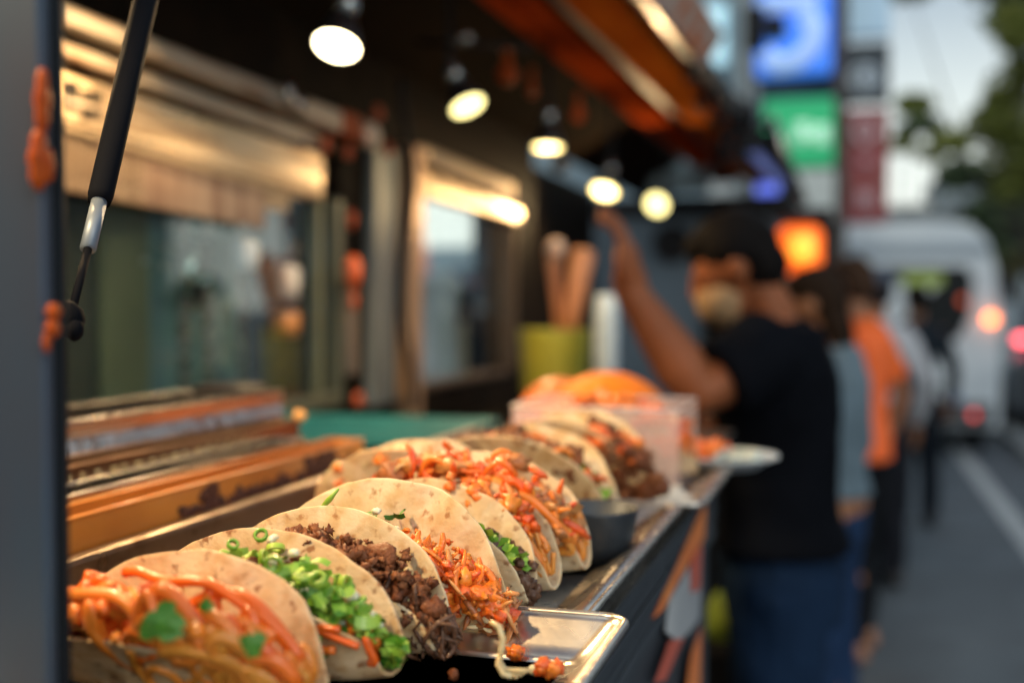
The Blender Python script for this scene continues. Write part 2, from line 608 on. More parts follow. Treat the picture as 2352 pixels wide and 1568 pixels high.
def fillcore(t, u, top, m):
    """solid heart of the filling, so that no daylight shows between the pieces"""
    mm = M()
    vs, fs = [], []
    nu, nh = 26, 8
    for i in range(nu + 1):
        uu = (u[0] + (u[1] - u[0]) * i / nu) * t.R
        tp = top * math.sqrt(max(.03, 1 - min(1, (uu / t.R) ** 2))) * t.R
        ring = []
        for j in range(nh + 1):
            w_ = t.ukk * uu * uu + .003 + tp * j / nh * .85
            a, b = t.span(uu, w_)
            q = .5 * (1 - (j / nh) ** 3)
            mid = (a + b) / 2
            hw = max(.001, (b - a) / 2 - .003) * (1 - .6 * (j / nh) ** 3)
            ring.append((uu, mid - hw, w_)); ring.insert(0, (uu, mid + hw, w_))
        vs += [t.wpt(*p) for p in ring]
    n = 2 * (nh + 1)
    for i in range(nu):
        for k in range(n):
            fs.append((i * n + k, i * n + (k + 1) % n, (i + 1) * n + (k + 1) % n, (i + 1) * n + k))
    fs.append(tuple(range(n))[::-1]); fs.append(tuple(range(nu * n, nu * n + n)))
    vs = [Vector(v) + Vector((noise.noise(Vector(v) * 150), noise.noise(Vector(v) * 150 + Vector((9, 9, 9))), 0)) * .002 for v in vs]
    return mm.add(vs, fs)


def leaf(m, c, size, nrm, rot=0., seed=0.):
    """one lobed cilantro leaf facing nrm"""
    nrm = Vector(nrm).normalized()
    a = nrm.cross(Vector((0, 0, 1))).normalized()
    b = a.cross(nrm)
    n = 30
    vs = [c]
    for k in range(n):
        th = 2 * math.pi * k / n + rot
        r = size * (.78 + .14 * math.cos(3 * th + seed) + .07 * math.cos(8 * th + seed * 2) + .05 * math.cos(17 * th))
        bend = -.45 * r * r / size
        vs.append(c + a * r * math.cos(th) + b * r * math.sin(th) + nrm * (bend + .16 * size * math.sin(3 * th + seed)))
    m.add(vs, [(0, 1 + k, 1 + (k + 1) % n) for k in range(n)])
    return m


def taco_thing(t, label, group='folded tacos standing in the trays'):
    return thing('taco', (t.cx, t.cy, t.z), label, 'taco', group, t.rz)


# 1 the near noodle taco
t = Taco(-.368, .555, R(-6), .100, .0, R(36), R(10), 1, z=1.2465, rb=.016, kn=.60, kf=.90)
o = taco_thing(t, 'taco piled with orange saucy noodles and a cilantro leaf, nearest the grey post')
t.sheet(o, tort['spot'])
fillcore(t, (-.86, .86), .50, core_m).build('filling_core', brown_m, o, smooth=True)
noodles(t, 30, .0037, (-.92, .96), (.05, .98), .66, .17, .003, .35).build('noodle_filling', noodle_m, o, smooth=True)
noodles(t, 20, .0040, (-.9, .98), (.4, 1.05), .70, .18, .004, .4).build('saucy_noodle_filling', noodle_r, o, smooth=True)
lumps(t, 14, .0065, (-.85, .8), (.85, 1.0), .62, .4, .0).build('chicken_filling', chick_m, o, smooth=True)
c = P(368, 1428, D=.562)
lm = M(); leaf(lm, c, .0125, (.25, -1, .35), .3, 1.); lm.build('cilantro_leaf', cil_m, o, smooth=True)
lm = M(); leaf(lm, c + Vector((.006, -.002, .002)), .009, (.5, -1, .2), .9, 2.); lm.build('cilantro_leaf', cil_m, o, smooth=True)
lm = M(); leaf(lm, c + Vector((-.007, .001, -.003)), .008, (0, -1, .5), 1.9, 3.); lm.build('cilantro_leaf', cil_m, o, smooth=True)
lm = M(); leaf(lm, P(470, 1388, D=.578), .005, (0, -1, .3), .9, 2.); lm.build('cilantro_leaf', cil_m, o, smooth=True)
lm = M(); leaf(lm, P(580, 1480, D=.562), .008, (.4, -1, .1), .2, 5.); lm.build('cilantro_leaf', cil_m, o, smooth=True)

# 2 green scallion taco
t = Taco(-.354, .617, R(-10), .106, .0, R(15), R(11), 2, rb=.012, kn=.60, kf=.85)
o = taco_thing(t, 'brown-spotted taco spilling chopped green scallion and lettuce, just behind the noodle taco')
t.sheet(o, tort['spot'])
fillcore(t, (-.85, .88), .46, brown_m).build('filling_core', brown_m, o, smooth=True)
chips(t, 330, .0115, (-.2, 1.06), (.15, 1.08), .64, .003, bias=.6).build('lettuce_filling', lett_m, o, smooth=True)
chips(t, 110, .0085, (.1, 1.04), (.2, 1.0), .64, .003, bias=.6).build('cilantro_filling', cil_m, o, smooth=True)
rings(t, 50, .0066, (-.2, 1.0), (.4, 1.1), .66, .003, bias=.5).build('scallion_ring_filling', lett_m, o, smooth=True)
lumps(t, 22, .0042, (-.2, .95), (.5, 1.12), .66, .3, .003, bias=.5).build('onion_filling', onion_m, o, smooth=True)
lumps(t, 60, .0048, (-.45, .3), (.7, 1.0), .62, .9).build('beef_filling', beef_m, o, smooth=True)
lumps(t, 70, .0030, (-.45, .4), (.7, 1.02), .62, 1.0).build('beef_crumb_filling', beef_m, o, smooth=True)
noodles(t, 10, .0026, (.6, .97), (.1, .7), .8, .07, .008).build('noodle_filling', noodle_r, o, smooth=True)

# 3 beef taco
t = Taco(-.336, .668, R(-9), .099, .0, R(13), R(10), 3, rb=.011, kn=.60, kf=.97)
o = taco_thing(t, 'pale taco filled with crumbled dark seared beef, second behind the noodle taco')
t.sheet(o, tort['gold'])
fillcore(t, (-.88, .90), .48, beef_m).build('filling_core', beef_m, o, smooth=True)
lumps(t, 150, .0066, (-.6, 1.0), (.3, 1.10), .64, .8, bias=.7).build('beef_filling', beef_m, o, smooth=True)
lumps(t, 320, .0030, (-.6, 1.0), (.4, 1.14), .66, 1.0, .001, bias=.6).build('beef_crumb_filling', beef_m, o, smooth=True)
shreds(t, 190, .022, .0015, (.45, 1.06), (.05, .85), .72, .002, 1.2).build('pulled_meat_filling', pulled_m, o, smooth=True)
lumps(t, 12, .003, (-.3, .9), (.6, 1.1), .70, .4).build('onion_filling', slaw_m, o, smooth=True)

# 4 big open chicken taco
t = Taco(-.318, .719, R(-8), .101, .0, R(15), R(9), 4, wav=1.35, rb=.012, kn=.62, kf=1.08)
o = taco_thing(t, 'tall open taco with orange chicken and cilantro at the near tray corner')
t.sheet(o, tort['gold'])
fillcore(t, (-.85, .90), .42, brown_m).build('filling_core', brown_m, o, smooth=True)
lumps(t, 120, .0068, (-.05, 1.02), (.3, 1.0), .60, .75, .004, 1.5).build('chicken_filling', chick_m, o, smooth=True)
shreds(t, 130, .024, .0022, (.3, 1.08), (.05, .85), .62, .004, 1.2).build('shredded_chicken_filling', brown_m, o, smooth=True)
lumps(t, 260, .0026, (-.05, 1.0), (.5, 1.1), .62, .6, .004).build('chicken_crumb_filling', chick_m, o, smooth=True)
shreds(t, 70, .024, .0024, (-.05, 1.0), (.6, 1.08), .62, .004, .9).build('saucy_chicken_filling', chick_m, o, smooth=True)
chips(t, 190, .0075, (-.6, .18), (.8, 1.2), .66).build('cilantro_filling', cil_m, o, smooth=True)
shreds(t, 24, .02, .0018, (.5, 1.02), (.02, .4), .7, .004, .6).build('slaw_filling', slaw_m, o, smooth=True)
lumps(t, 12, .0035, (-.5, .5), (.7, 1.1), .72, .4).build('onion_filling', onion_m, o, smooth=True)
sm = M()
sm.tube([P(735, 1170, D=.775), P(755, 1148, D=.772), P(778, 1122, D=.77)], [.0012, .0022, .0008], 6)
sm.build('green_stem', lett_m, o, smooth=True)

# 5..7 behind the near tray
t = Taco(-.312, .795, R(-8), .097, .0, R(11), R(12), 5, kn=.85)
o = taco_thing(t, 'pale taco with meat and a sprig of green, first behind the near tray')
t.sheet(o, tort['pale'])
fillcore(t, (-.85, .88), .56, beef_m).build('filling_core', beef_m, o, smooth=True)
lumps(t, 120, .0062, (.1, 1.0), (.1, .9), .66, .5, bias=.8).build('meat_filling', pulled_m, o, smooth=True)
chips(t, 30, .011, (.5, .9), (.7, 1.1), .7).build('lettuce_filling', lett_m, o, smooth=True)

t = Taco(-.303, .842, R(-8), .092, .0, R(10), R(12), 6, kn=.85)
o = taco_thing(t, 'narrow pale taco with a few orange noodles, squeezed second behind the near tray')
t.sheet(o, tort['pale'])
fillcore(t, (-.85, .88), .72, brown_m).build('filling_core', brown_m, o, smooth=True)
noodles(t, 16, .0026, (0, .97), (.1, 1.1), .8, .1, .004).build('noodle_filling', noodle_m, o, smooth=True)
lumps(t, 26, .005, (.1, .8), (.8, 1.15), .86, .5).build('chicken_filling', chick_m, o, smooth=True)

t = Taco(-.306, .905, R(-8), .106, .0, R(22), R(14), 7, kn=.75)
o = taco_thing(t, 'wide taco heaped with kimchi chicken and noodles hanging over its open end')
t.sheet(o, tort['pale'])
fillcore(t, (-.88, .92), .68, brown_m).build('filling_core', brown_m, o, smooth=True)
noodles(t, 40, .0036, (.1, 1.0), (.05, 1.0), .80, .12, .006).build('noodle_filling', noodle_m, o, smooth=True)
noodles(t, 34, .0034, (-.85, .9), (.55, 1.15), .80, .12, .008).build('top_noodle_filling', noodle_r, o, smooth=True)
lumps(t, 60, .0065, (-.75, .85), (.65, 1.12), .80, .85, .01, 1.5).build('chicken_filling', brown_m, o, smooth=True)
shreds(t, 90, .026, .0028, (-.8, .9), (.6, 1.16), .80, .012, .7).build('saucy_chicken_filling', chick_m, o, smooth=True)
shreds(t, 40, .018, .0016, (-.7, .7), (.7, 1.1), .80, .01, .5).build('slaw_filling', slaw_m, o, smooth=True)

# 8..11 farther
t = Taco(-.405, 1.02, R(-6), .100, .0, R(18), R(15), 8)
o = taco_thing(t, 'taco with orange salsa and pale slaw showing at its left end, behind the kimchi taco')
t.sheet(o, tort['gold'])
fillcore(t, (-.88, .88), .62, brown_m).build('filling_core', brown_m, o, smooth=True)
shreds(t, 60, .024, .0026, (-.85, .5), (.5, 1.1), .72, .004, .9).build('slaw_filling', slaw_m, o, smooth=True)
lumps(t, 50, .007, (-.85, .6), (.6, 1.1), .72, .7, 0, 1.4).build('chicken_filling', chick_m, o, smooth=True)

t = Taco(-.325, 1.11, R(-10), .108, .0, R(20), R(16), 9)
o = taco_thing(t, 'golden taco topped with dark beef and green leaves, beside the round steel bowl')
t.sheet(o, tort['gold'])
fillcore(t, (-.9, .9), .62, beef_m).build('filling_core', beef_m, o, smooth=True)
lumps(t, 110, .0075, (-.7, .8), (.8, 1.15), .74, .7, .004).build('beef_filling', beef_m, o, smooth=True)
shreds(t, 40, .022, .003, (-.8, .9), (.8, 1.12), .74, .004).build('chicken_filling', chick_m, o, smooth=True)
chips(t, 44, .012, (.3, .95), (.5, 1.1), .74).build('lettuce_filling', lett_m, o, smooth=True)

t = Taco(-.308, 1.265, R(-14), .108, .0, R(20), R(14), 10)
o = taco_thing(t, 'pale taco with a mass of dark beef at its open end, before the clear box')
t.sheet(o, tort['gold'])
fillcore(t, (-.9, .96), .62, beef_m).build('filling_core', beef_m, o, smooth=True)
lumps(t, 150, .009, (.3, 1.02), (.1, 1.1), .76, .7, .006).build('beef_filling', beef_m, o, smooth=True)
lumps(t, 24, .007, (.3, .9), (.9, 1.15), .78, .5, .006).build('chicken_filling', chick_m, o, smooth=True)

t = Taco(-.292, 1.46, R(-12), .110, .0, R(24), R(14), 12)
o = taco_thing(t, 'taco of bright orange shredded chicken standing inside the clear box')
t.sheet(o, tort['gold'])
fillcore(t, (-.9, .92), .7, brown_m).build('filling_core', brown_m, o, smooth=True)
lumps(t, 150, .009, (-.8, .9), (.4, 1.1), .86, .6, .008, 1.3).build('chicken_filling', chick_m, o, smooth=True)
noodles(t, 14, .0035, (-.7, .9), (.5, 1.1), .86, .12, .008).build('noodle_filling', noodle_r, o, smooth=True)

# crumbs on the near tray
Zb = -.2225


def crumb(px, py, size, m, label, n=4):
    c = P(px, py, Z=Zb) + Vector((0, 0, size * .6))
    mm = M()
    for i in range(n):
        mm.blob(c + Vector((rnd.uniform(-1, 1), rnd.uniform(-1, 1), rnd.uniform(-.2, .4))) * size * .7, size * rnd.uniform(.6, 1), size * rnd.uniform(.5, .9), size * rnd.uniform(.5, .8), i + px, .5, 3, rrot(), 10, 8)
    tag(mm.build('food_crumb', m, smooth=True, origin=c), label, 'food crumb', 'spilled food crumbs on the near tray')


crumb(1192, 1512, .0062, chick_m, 'bright red chicken crumb lying on the near tray beside the dangling noodle')
crumb(1262, 1550, .0068, chick_m, 'largest lumpy orange crumb on the near tray, nearest its right rim', 6)
crumb(1222, 1546, .0036, onion_m, 'small pale onion crumb between the red and the large orange crumb', 2)
crumb(1190, 1556, .003, slaw_m, 'tiny pale crumb at the end of the dangling noodle', 2)
crumb(1388, 1440, .0026, slaw_m, 'single yellowish crumb on the sloping back wall of the near tray', 1)
crumb(1040, 1556, .0035, beef_m, 'dark beef crumb on the tray below the beef taco', 3)
mm = M()
nz = [P(1128, 1428, D=.664), P(1146, 1438, D=.66), P(1155, 1465, D=.66), P(1150, 1495, D=.66), P(1147, 1520, D=.66), P(1160, 1538, D=.66), P(1190, 1540, D=.655), P(1218, 1538, D=.65)]
mm.tube(nz, [.0015, .0019, .0020, .0018, .0020, .0019, .0018, .0012], 8)
mm.tube([P(1148, 1500, D=.66), P(1143, 1525, D=.655), P(1156, 1548, D=.65), P(1175, 1552, D=.648)], .0016, 8)
tag(mm.build('noodle', slaw_m, smooth=True, origin=nz[3]), 'pale noodle dangling from the open chicken taco onto the tray', 'noodle')

# ================================================================= TRAYS AND COUNTER


def pan(name, x0, x1, y0, y1, zb, zt, m, label, group=None, slope=.012, lip=.012, bead=.003, cat='tray', rz=0., corner=.009, ):
    """open sheet pan: floor, sloping walls, flat lip with a rolled bead"""
    cx, cy = (x0 + x1) / 2, (y0 + y1) / 2
    root = thing(name, (cx, cy, zb), label, cat, group, rz)
    def ring(ins, z, r):
        pts = []
        hx, hy = (x1 - x0) / 2 - ins, (y1 - y0) / 2 - ins
        for sx, sy, a0 in ((1, 1, 0), (-1, 1, 90), (-1, -1, 180), (1, -1, 270)):
            for k in range(6):
                a = R(a0 + 90 * k / 5)
                pts.append(Vector((sx * (hx - r) + r * math.cos(a), sy * (hy - r) + r * math.sin(a), z)))
        return pts
    rs = [ring(lip + slope + .012, zb + .0012, corner), ring(lip + slope + .004, zb + .003, corner), ring(lip + slope * .85, zb + .009, corner), ring(lip + .003, zt - .003, corner), ring(lip, zt, corner), ring(0, zt + .0005, corner + .008)]
    low = [[p - Vector((0, 0, .0012)) for p in q] for q in rs]
    n = 24
    vs, fs = [], []
    mt = Matrix.Translation((cx, cy, 0)) @ Matrix.Rotation(rz, 4, 'Z')
    allr = rs + low[::-1]
    for q in allr:
        vs += [mt @ p for p in q]
    for i in range(len(allr)):
        j = (i + 1) % len(allr)
        if i == len(rs) - 1 or i < len(rs) - 1 or i > len(rs) - 1:
            if i == len(allr) - 1: continue
            for k in range(n):
                fs.append((i * n + k, i * n + (k + 1) % n, j * n + (k + 1) % n, j * n + k))
    fs.append(tuple(range(n)))
    fs.append(tuple(range((len(allr) - 1) * n, len(allr) * n))[::-1])
    M().add(vs, fs).build('pan_body', m, root, smooth=True)
    b = M()
    pts = [mt @ (p + Vector((0, 0, -.001))) for p in ring(0, zt, corner + .008)]
    pts += [pts[0], pts[1]]
    b.tube(pts, bead, 8, False).build('rim_bead', m, root, smooth=True)
    return root


ZC = 1.205
pan('sheet_tray', -.52, -.134, .30, .716, 1.2445, 1.27, traysteel, 'near steel sheet tray with the open-ended tacos and spilled crumbs', 'steel sheet trays on the counter', slope=.016, lip=.005)
pan('sheet_tray', -.50, -.170, .735, 1.20, 1.2365, 1.258, traysteel, 'second steel sheet tray, under the kimchi taco behind the near tray', 'steel sheet trays on the counter', slope=.02)
pan('sheet_tray', -.47, -.150, 1.225, 1.62, 1.2365, 1.256, traysteel, 'farthest steel sheet tray, under the clear box', 'steel sheet trays on the counter', slope=.02)

ct = thing('serving_counter', (-.65, 1.0, 0), 'long dark steel serving counter with an orange striped front panel', 'counter')
M().box((-1.13, .12, ZC - .03), (-.188, 1.66, ZC)).build('counter_top', steel, ct, bevel=.003)
# trough wall along the inner side and low kerb at the street side
M().box((-.590, .15, ZC + .001), (-.584, 1.78, 1.268)).box((-.600, .15, 1.264), (-.5845, 1.78, 1.2705)).build('trough_wall', dirtysteel, ct, bevel=.002)
M().box((-.205, .12, ZC + .001), (-.197, 1.66, 1.236)).build('trough_lip', traysteel, ct, bevel=.003)
M().box((-.582, .15, ZC + .001), (-.206, 1.66, ZC + .030)).build('trough_floor', dirtysteel, ct)
sh = M()
for i in range(4):
    sh.box((-.1875, .12, ZC - .002 - i * .016), (-.1835 - .0015 * (i % 2), 1.66, ZC + .010 - i * .016))
sh.build('ribbed_ledge', darksteel, ct, bevel=.002)
M().box((-.1915, .12, ZC - .070), (-.184, 1.655, ZC - .055)).build('ledge_base', darksteel, ct, bevel=.003)
M().box((-.60, .12, .35), (-.192, 1.63, ZC - .031)).build('counter_body', darksteel, ct, bevel=.004)
M().box((-.56, .15, .0), (-.22, 1.48, .349)).build('plinth', blackm, ct)
XF = -.185


def decal(m, pts, off=.002):
    a = [P(x, y, X=XF + off) for x, y in pts]
    b = [p + Vector((-.0012, 0, 0)) for p in a]
    n = len(a)
    m.add(a + b, [tuple(range(n)), tuple(range(n, 2 * n))[::-1]] + [(i, i + n, (i + 1) % n + n, (i + 1) % n) for i in range(n)])
    return m


dm_o = mat('decal_orange', (.75, .25, .05), .4, c2=(.62, .14, .03), nscale=8)
dm_w = mat('decal_pale', (.42, .44, .46), .4, c2=(.28, .30, .33), nscale=8)
dm_r = mat('decal_red', (.50, .09, .05), .4)
decal(M(), [(1500, 1420), (1545, 1320), (1622, 1150), (1618, 1235), (1560, 1330), (1524, 1400)]).build('orange_stripe', dm_o, ct)
decal(M(), [(1540, 1375), (1612, 1250), (1608, 1420), (1560, 1475), (1530, 1450)]).build('pale_patch', dm_w, ct)
decal(M(), [(1588, 1290), (1612, 1250), (1608, 1350), (1590, 1360)], .004).build('red_patch', dm_r, ct)
decal(M(), [(1540, 1470), (1570, 1465), (1530, 1560), (1505, 1568)], .004).build('red_patch', dm_r, ct)
decal(M(), [(1590, 1500), (1612, 1440), (1608, 1600), (1570, 1640)], .004).build('orange_stripe', dm_o, ct)

# teal tray at the back
pan('teal_tray', -1.09, -.62, 1.45, 2.00, 1.207, 1.258, tealm, 'teal plastic tray lying flat between the pans and the window', slope=.02, bead=.005)
# long pans standing between the trough and the window wall
def longpan(x0, x1, y0, y1, z0, z1, m, label, name='food_pan', rim=None, slant=.004):
    root = thing(name, ((x0 + x1) / 2, (y0 + y1) / 2, z0), label, 'food pan', 'long pans lined up by the window')
    b = M()
    t_ = .0015
    b.box((x1 - t_, y0, z0), (x1, y1, z1)).box((x0, y0, z0), (x0 + t_, y1, z1)).box((x0 + t_, y0, z0), (x1 - t_, y0 + t_, z1)).box((x0 + t_, y1 - t_, z0), (x1 - t_, y1, z1)).box((x0 + t_, y0 + t_, z0), (x1 - t_, y1 - t_, z0 + t_))
    b.build('pan_body', m, root)
    r = M()
    q = .004
    r.tube([(x0, y0, z1), (x1, y0, z1), (x1, y1, z1), (x0, y1, z1), (x0, y0, z1)], .0022, 8).build('rim_bead', rim or m, root, smooth=True)
    return root


pm_o = mat('orange_pan', (.62, .24, .035), .35, c2=(.45, .14, .02), nscale=5, coat=.3)
pm_b = mat('brown_pan', (.26, .19, .13), .32, .85, c2=(.16, .06, .02), nscale=10, stretch=(1, .4, 3))
crust_m = mat('burnt_crust', (.035, .012, .008), .5, c2=(.10, .025, .01), nscale=200, bump=1, bscale=300)
pr = longpan(-.648, -.606, .55, 1.355, ZC + .001, 1.297, pm_o, 'orange pan streaked with burnt crust, closest to the steel trough')
cm = M()
for i in range(240):      # burnt drips along the lower edge and at two places
    k = rnd.random()
    if k < .62:
        y = rnd.uniform(.93, 1.33); z = 1.268 + rnd.random() ** 2 * .010 + .004 * math.sin(y * 30)
    elif k < .80:
        y = .985 + rnd.uniform(-.012, .012); z = 1.268 + rnd.random() * .022
    else:
        y = 1.23 + rnd.uniform(-.04, .04); z = 1.276 + rnd.random() * .018
    cm.blob((-.6055, y, z), .0012, rnd.uniform(.003, .011), rnd.uniform(.002, .0075), i, .5, 3)
cm.build('burnt_crust', crust_m, pr, smooth=True)
pr = longpan(-.700, -.656, .52, 1.29, ZC + .001, 1.303, steel, 'narrow bare steel pan behind the orange pan')
pr = longpan(-.750, -.706, .50, 1.37, ZC + .001, 1.318, pm_b, 'brown stained pan with a row of pale dots and a round end knob', rim=pm_b)
dm = M()
for i in range(26):
    y = .70 + i * .022 + rnd.uniform(-.003, .003)
    M().box((-.7059, y, 1.306 + rnd.uniform(-.001, .001)), (-.7050, y + rnd.uniform(.004, .012), 1.310)).build('pale_dot', slaw_m, pr)
M().blob((-.706, 1.372, 1.323), .009, .010, .008, 3, .1, 2).build('knob', mat('amber_knob', (.7, .35, .1), .35), pr, smooth=True)
pr = longpan(-.880, -.762, .50, 1.43, ZC + .001, 1.352, steel, 'tallest steel pan with a black end handle and scuffed side')
sm_ = M()
for i in range(95):
    y = .86 + i * .006
    sm_.add([(-.7612, y + rnd.uniform(-.004, .004), 1.318), (-.7612, y + .003, 1.318), (-.7612, y + rnd.uniform(-.002, .008), 1.334), (-.7612, y + rnd.uniform(-.006, 0), 1.334)], [(0, 1, 2, 3)])
sm_.build('scuff_marks', mat('scuff', (.40, .45, .52), .5), pr)
M().box((-.7618, .52, 1.344), (-.7600, 1.425, 1.3475)).build('upper_seam', warmmetal, pr)
M().box((-.7618, .52, 1.336), (-.7606, 1.425, 1.3385)).build('lower_seam', railm, pr)
h = M()
h.lathe([(.0001, .008), (.045, .008), (.053, .004), (.053, 0), (.0001, 0)], 28, Matrix.Translation((-.818, 1.385, 1.355)) @ Matrix.Diagonal((1, .9, 1, 1)))
h.build('handle', blackm, pr, smooth=False)

# round steel bowl under the beef taco
c = Vector((-.216, 1.01, 0))
bw = thing('steel_bowl', (c.x, c.y, 1.236), 'dark shiny round steel bowl on the second tray before the white napkin', 'bowl')
M().lathe([(.0001, 1.2385), (.020, 1.240), (.034, 1.258), (.038, 1.286), (.0410, 1.287), (.0398, 1.284), (.0355, 1.256), (.021, 1.2375), (.0001, 1.237)], 40, Matrix.Translation((c.x - .006, c.y, 0))).build('bowl_shell', darksteel, bw, smooth=True)
# napkin
def crumple(name, c, sx, sy, m, label, cat, amp=.006, rz=0., th=.0008):
    vs, fs = [], []
    n = 22
    for i in range(n + 1):
        for j in range(n + 1):
            x, y = (i / n - .5) * sx, (j / n - .5) * sy
            z = amp * (noise.noise(Vector((x * 40, y * 40, c[0] * 9))) + .5 * noise.noise(Vector((x * 90, y * 90, 4)))) + amp
            x2 = x * math.cos(rz) - y * math.sin(rz); y2 = x * math.sin(rz) + y * math.cos(rz)
            vs.append((c[0] + x2, c[1] + y2, c[2] + z))
    for i in range(n):
        for j in range(n):
            k = i * (n + 1) + j
            fs.append((k, k + 1, k + n + 2, k + n + 1))
    o = M().add(vs, fs).build(name, m, smooth=True, origin=c)
    s_ = o.modifiers.new('thickness', 'SOLIDIFY'); s_.thickness = th
    return tag(o, label, cat)


paperm = mat('paper', (.72, .70, .64), .8, c2=(.6, .56, .48), nscale=20)
bluepaper = mat('blue_white_paper', (.65, .72, .80), .7, c2=(.12, .30, .55), nscale=30, contrast=(.5, .6))
greasep = mat('grease_paper', (.45, .44, .36), .7, c2=(.32, .32, .26), nscale=20)
c = P(1495, 1140, Z=-.222); crumple('paper_napkin', (c.x, c.y, 1.246), .085, .11, paperm, 'crumpled white napkin at the street end of the farthest tray', 'napkin', rz=.3)
c = P(1140, 985, Z=-.16); crumple('paper_napkin', (-.40, 1.27, 1.290), .10, .08, bluepaper, 'blue and white printed paper behind the beef-topped taco', 'napkin', .012, .5)
c = P(905, 1062, Z=-.205); crumple('paper_liner', (c.x, c.y, 1.262), .10, .20, greasep, 'grey-green paper liner between the trough rim and the golden tacos', 'paper', .003, .2)

# clear box round the orange taco
clear = mat('clear_box_plastic', (.85, .72, .70), .12, alpha=.32, trans=0., c2=(.78, .6, .58), nscale=12, coat=.5)
bx = thing('clear_box', (-.305, 1.46, 1.24), 'pinkish clear plastic box around the bright orange taco', 'box')
b = M()
x0, x1, y0, y1, z0, z1 = -.412, -.200, 1.385, 1.56, 1.239, 1.343
b.box((x0, y0, z0), (x1, y0 + .0015, z1)).box((x0, y1, z0), (x1, y1 + .0015, z1)).box((x0, y0 + .0016, z0), (x0 + .0015, y1 - .0001, z1)).box((x1 - .0015, y0 + .0016, z0), (x1, y1 - .0001, z1))
b.build('box_side', clear, bx)
M().tube([(x0, y0, z1), (x1, y0, z1), (x1, y1, z1), (x0, y1, z1), (x0, y0, z1)], .0018, 6).build('box_rim', mat('box_rim_plastic', (.75, .66, .62), .3), bx, smooth=True)

# orange dome and helper ball behind
domem = mat('orange_dome_plastic', (.86, .22, .010), .6, c2=(.80, .18, .008), nscale=6, spec=.2)
c = Vector((-.357, 1.72, 1.245))
dm = thing('dome_lid', c, 'large smooth orange dome lid behind the clear box', 'lid')
pf = [(.118, 0), (.120, .010)] + [(.112 * math.cos(R(a)), .012 + .112 * math.sin(R(a))) for a in range(4, 90, 7)] + [(.0005, .124)]
M().lathe(pf, 48, Matrix.Translation(c)).build('dome_shell', domem, dm, smooth=True)
c2_ = Vector((-.465, 1.84, 1.245))
dm = thing('dome_lid', c2_, 'smaller red-orange dome lid left of the large orange one', 'lid')
M().lathe([(r_ * .72, z_ * .86) for r_, z_ in pf], 40, Matrix.Translation(c2_)).build('dome_shell', mat('red_dome_plastic', (.62, .16, .03), .45), dm, smooth=True)
M().box((-.62, 1.661, ZC - .03), (-.20, 2.1, 1.244)).build('side_shelf', steel, bevel=.003)
tag(bpy.data.objects['side_shelf'], 'steel side shelf carrying the orange dome lids beyond the counter end', 'shelf')
# end plate with food
c = Vector((-.145, 1.62, 1.262))
pl = thing('plate', (-.150, 1.60, 1.245), 'white plate with salad and orange chicken at the far end of the counter', 'plate')
M().lathe([(.0001, 0), (.045, 0), (.062, .012), (.074, .016), (.074, .019), (.060, .015), (.044, .003), (.0001, .003)], 36, Matrix.Translation((-.165, 1.60, 1.245))).build('plate_dish', whitepl, pl, smooth=True)
fm = M()
for i in range(40):
    fm.blob((-.185 + rnd.uniform(-.03, .02), 1.60 + rnd.uniform(-.03, .03), 1.256 + rnd.uniform(0, .022)), .009, .008, .007, i, .5, 3)
fm.build('chicken_portion', chick_m, pl, smooth=True)
fm = M()
for i in range(40):
    fm.blob((-.15 + rnd.uniform(-.03, .03), 1.60 + rnd.uniform(-.03, .03), 1.254 + rnd.uniform(0, .012)), .010, .008, .004, i, .5, 3)
fm.build('salad_portion', mat('salad', (.45, .55, .50), .5, island=(.7, .72, .66)), pl, smooth=True)

# ================================================================= NEAR POST AND STRUT
pt = thing('grey_post', (-.45, .55, 0), 'broad blue-grey metal post with orange clips at the picture edge', 'post')
xa = P(108, 784, D=.525)
xr = xa.x
M().box((xr - .12, xa.y - .002, .0), (xr, xa.y + .006, 2.6)).build('post_body', postm, pt, bevel=.0025)
M().box((xr - .10, xa.y + .0065, .0), (xr + .0012, xa.y + .014, 2.6)).build('rubber_seal', blackrub, pt, bevel=.002)


def clip(y0, y1, px, w_, name='orange_clip', D=.515):
    a, b_ = P(px, y0, D=D), P(px, y1, D=D)
    m_ = M()
    n = 9
    pts = [a.lerp(b_, k / (n - 1)) for k in range(n)]
    rr = [w_ * (.35 + .65 * math.sin(math.pi * (k + .5) / n)) * (1 + .15 * math.sin(k * 2.2)) for k in range(n)]
    m_.tube(pts, rr, 12)
    return m_.build(name, orangep, pt, smooth=True)


clip(160, 308, 97, .0036)
clip(300, 438, 89, .0046)
clip(345, 420, 112, .0025)
clip(698, 735, 123, .0034, D=.520)
clip(735, 775, 121, .0034, D=.520)
clip(765, 810, 107, .0020, D=.518)

# gas strut from the post up to the awning
st = thing('gas_strut', P(160, 735, D=.70), 'black gas strut with a silver collar slanting up to the awning', 'gas strut')
a, c1, c2_, d = P(160, 735, D=.70), P(202, 572, D=.735), P(228, 462, D=.762), P(372, -160, D=.93)
matteb = mat('matte_black', (.005, .006, .009), .85, spec=.04)
M().tube([a, c1], .0027, 14).build('piston_rod', matteb, st, smooth=True)
M().tube([c1, c2_], .0052, 18).build('silver_collar', mat('collar_metal', (.17, .22, .29), .5, .4), st, smooth=True)
M().tube([c2_ - (d - c2_) * .002, c2_ + (d - c2_) * .02, d], [.0074, .0084, .0098], 20).build('cylinder', matteb, st, smooth=True)
e = M().blob(a, .009, .009, .012, 2, .1, 2)
e.tube([a + Vector((-.030, -.02, .003)), a + Vector((.006, 0, 0))], .0045, 10)
e.blob(a + Vector((.006, -.003, -.006)), .006, .006, .007, 5, .1, 2)
e.build('end_joint', matteb, st, smooth=True)

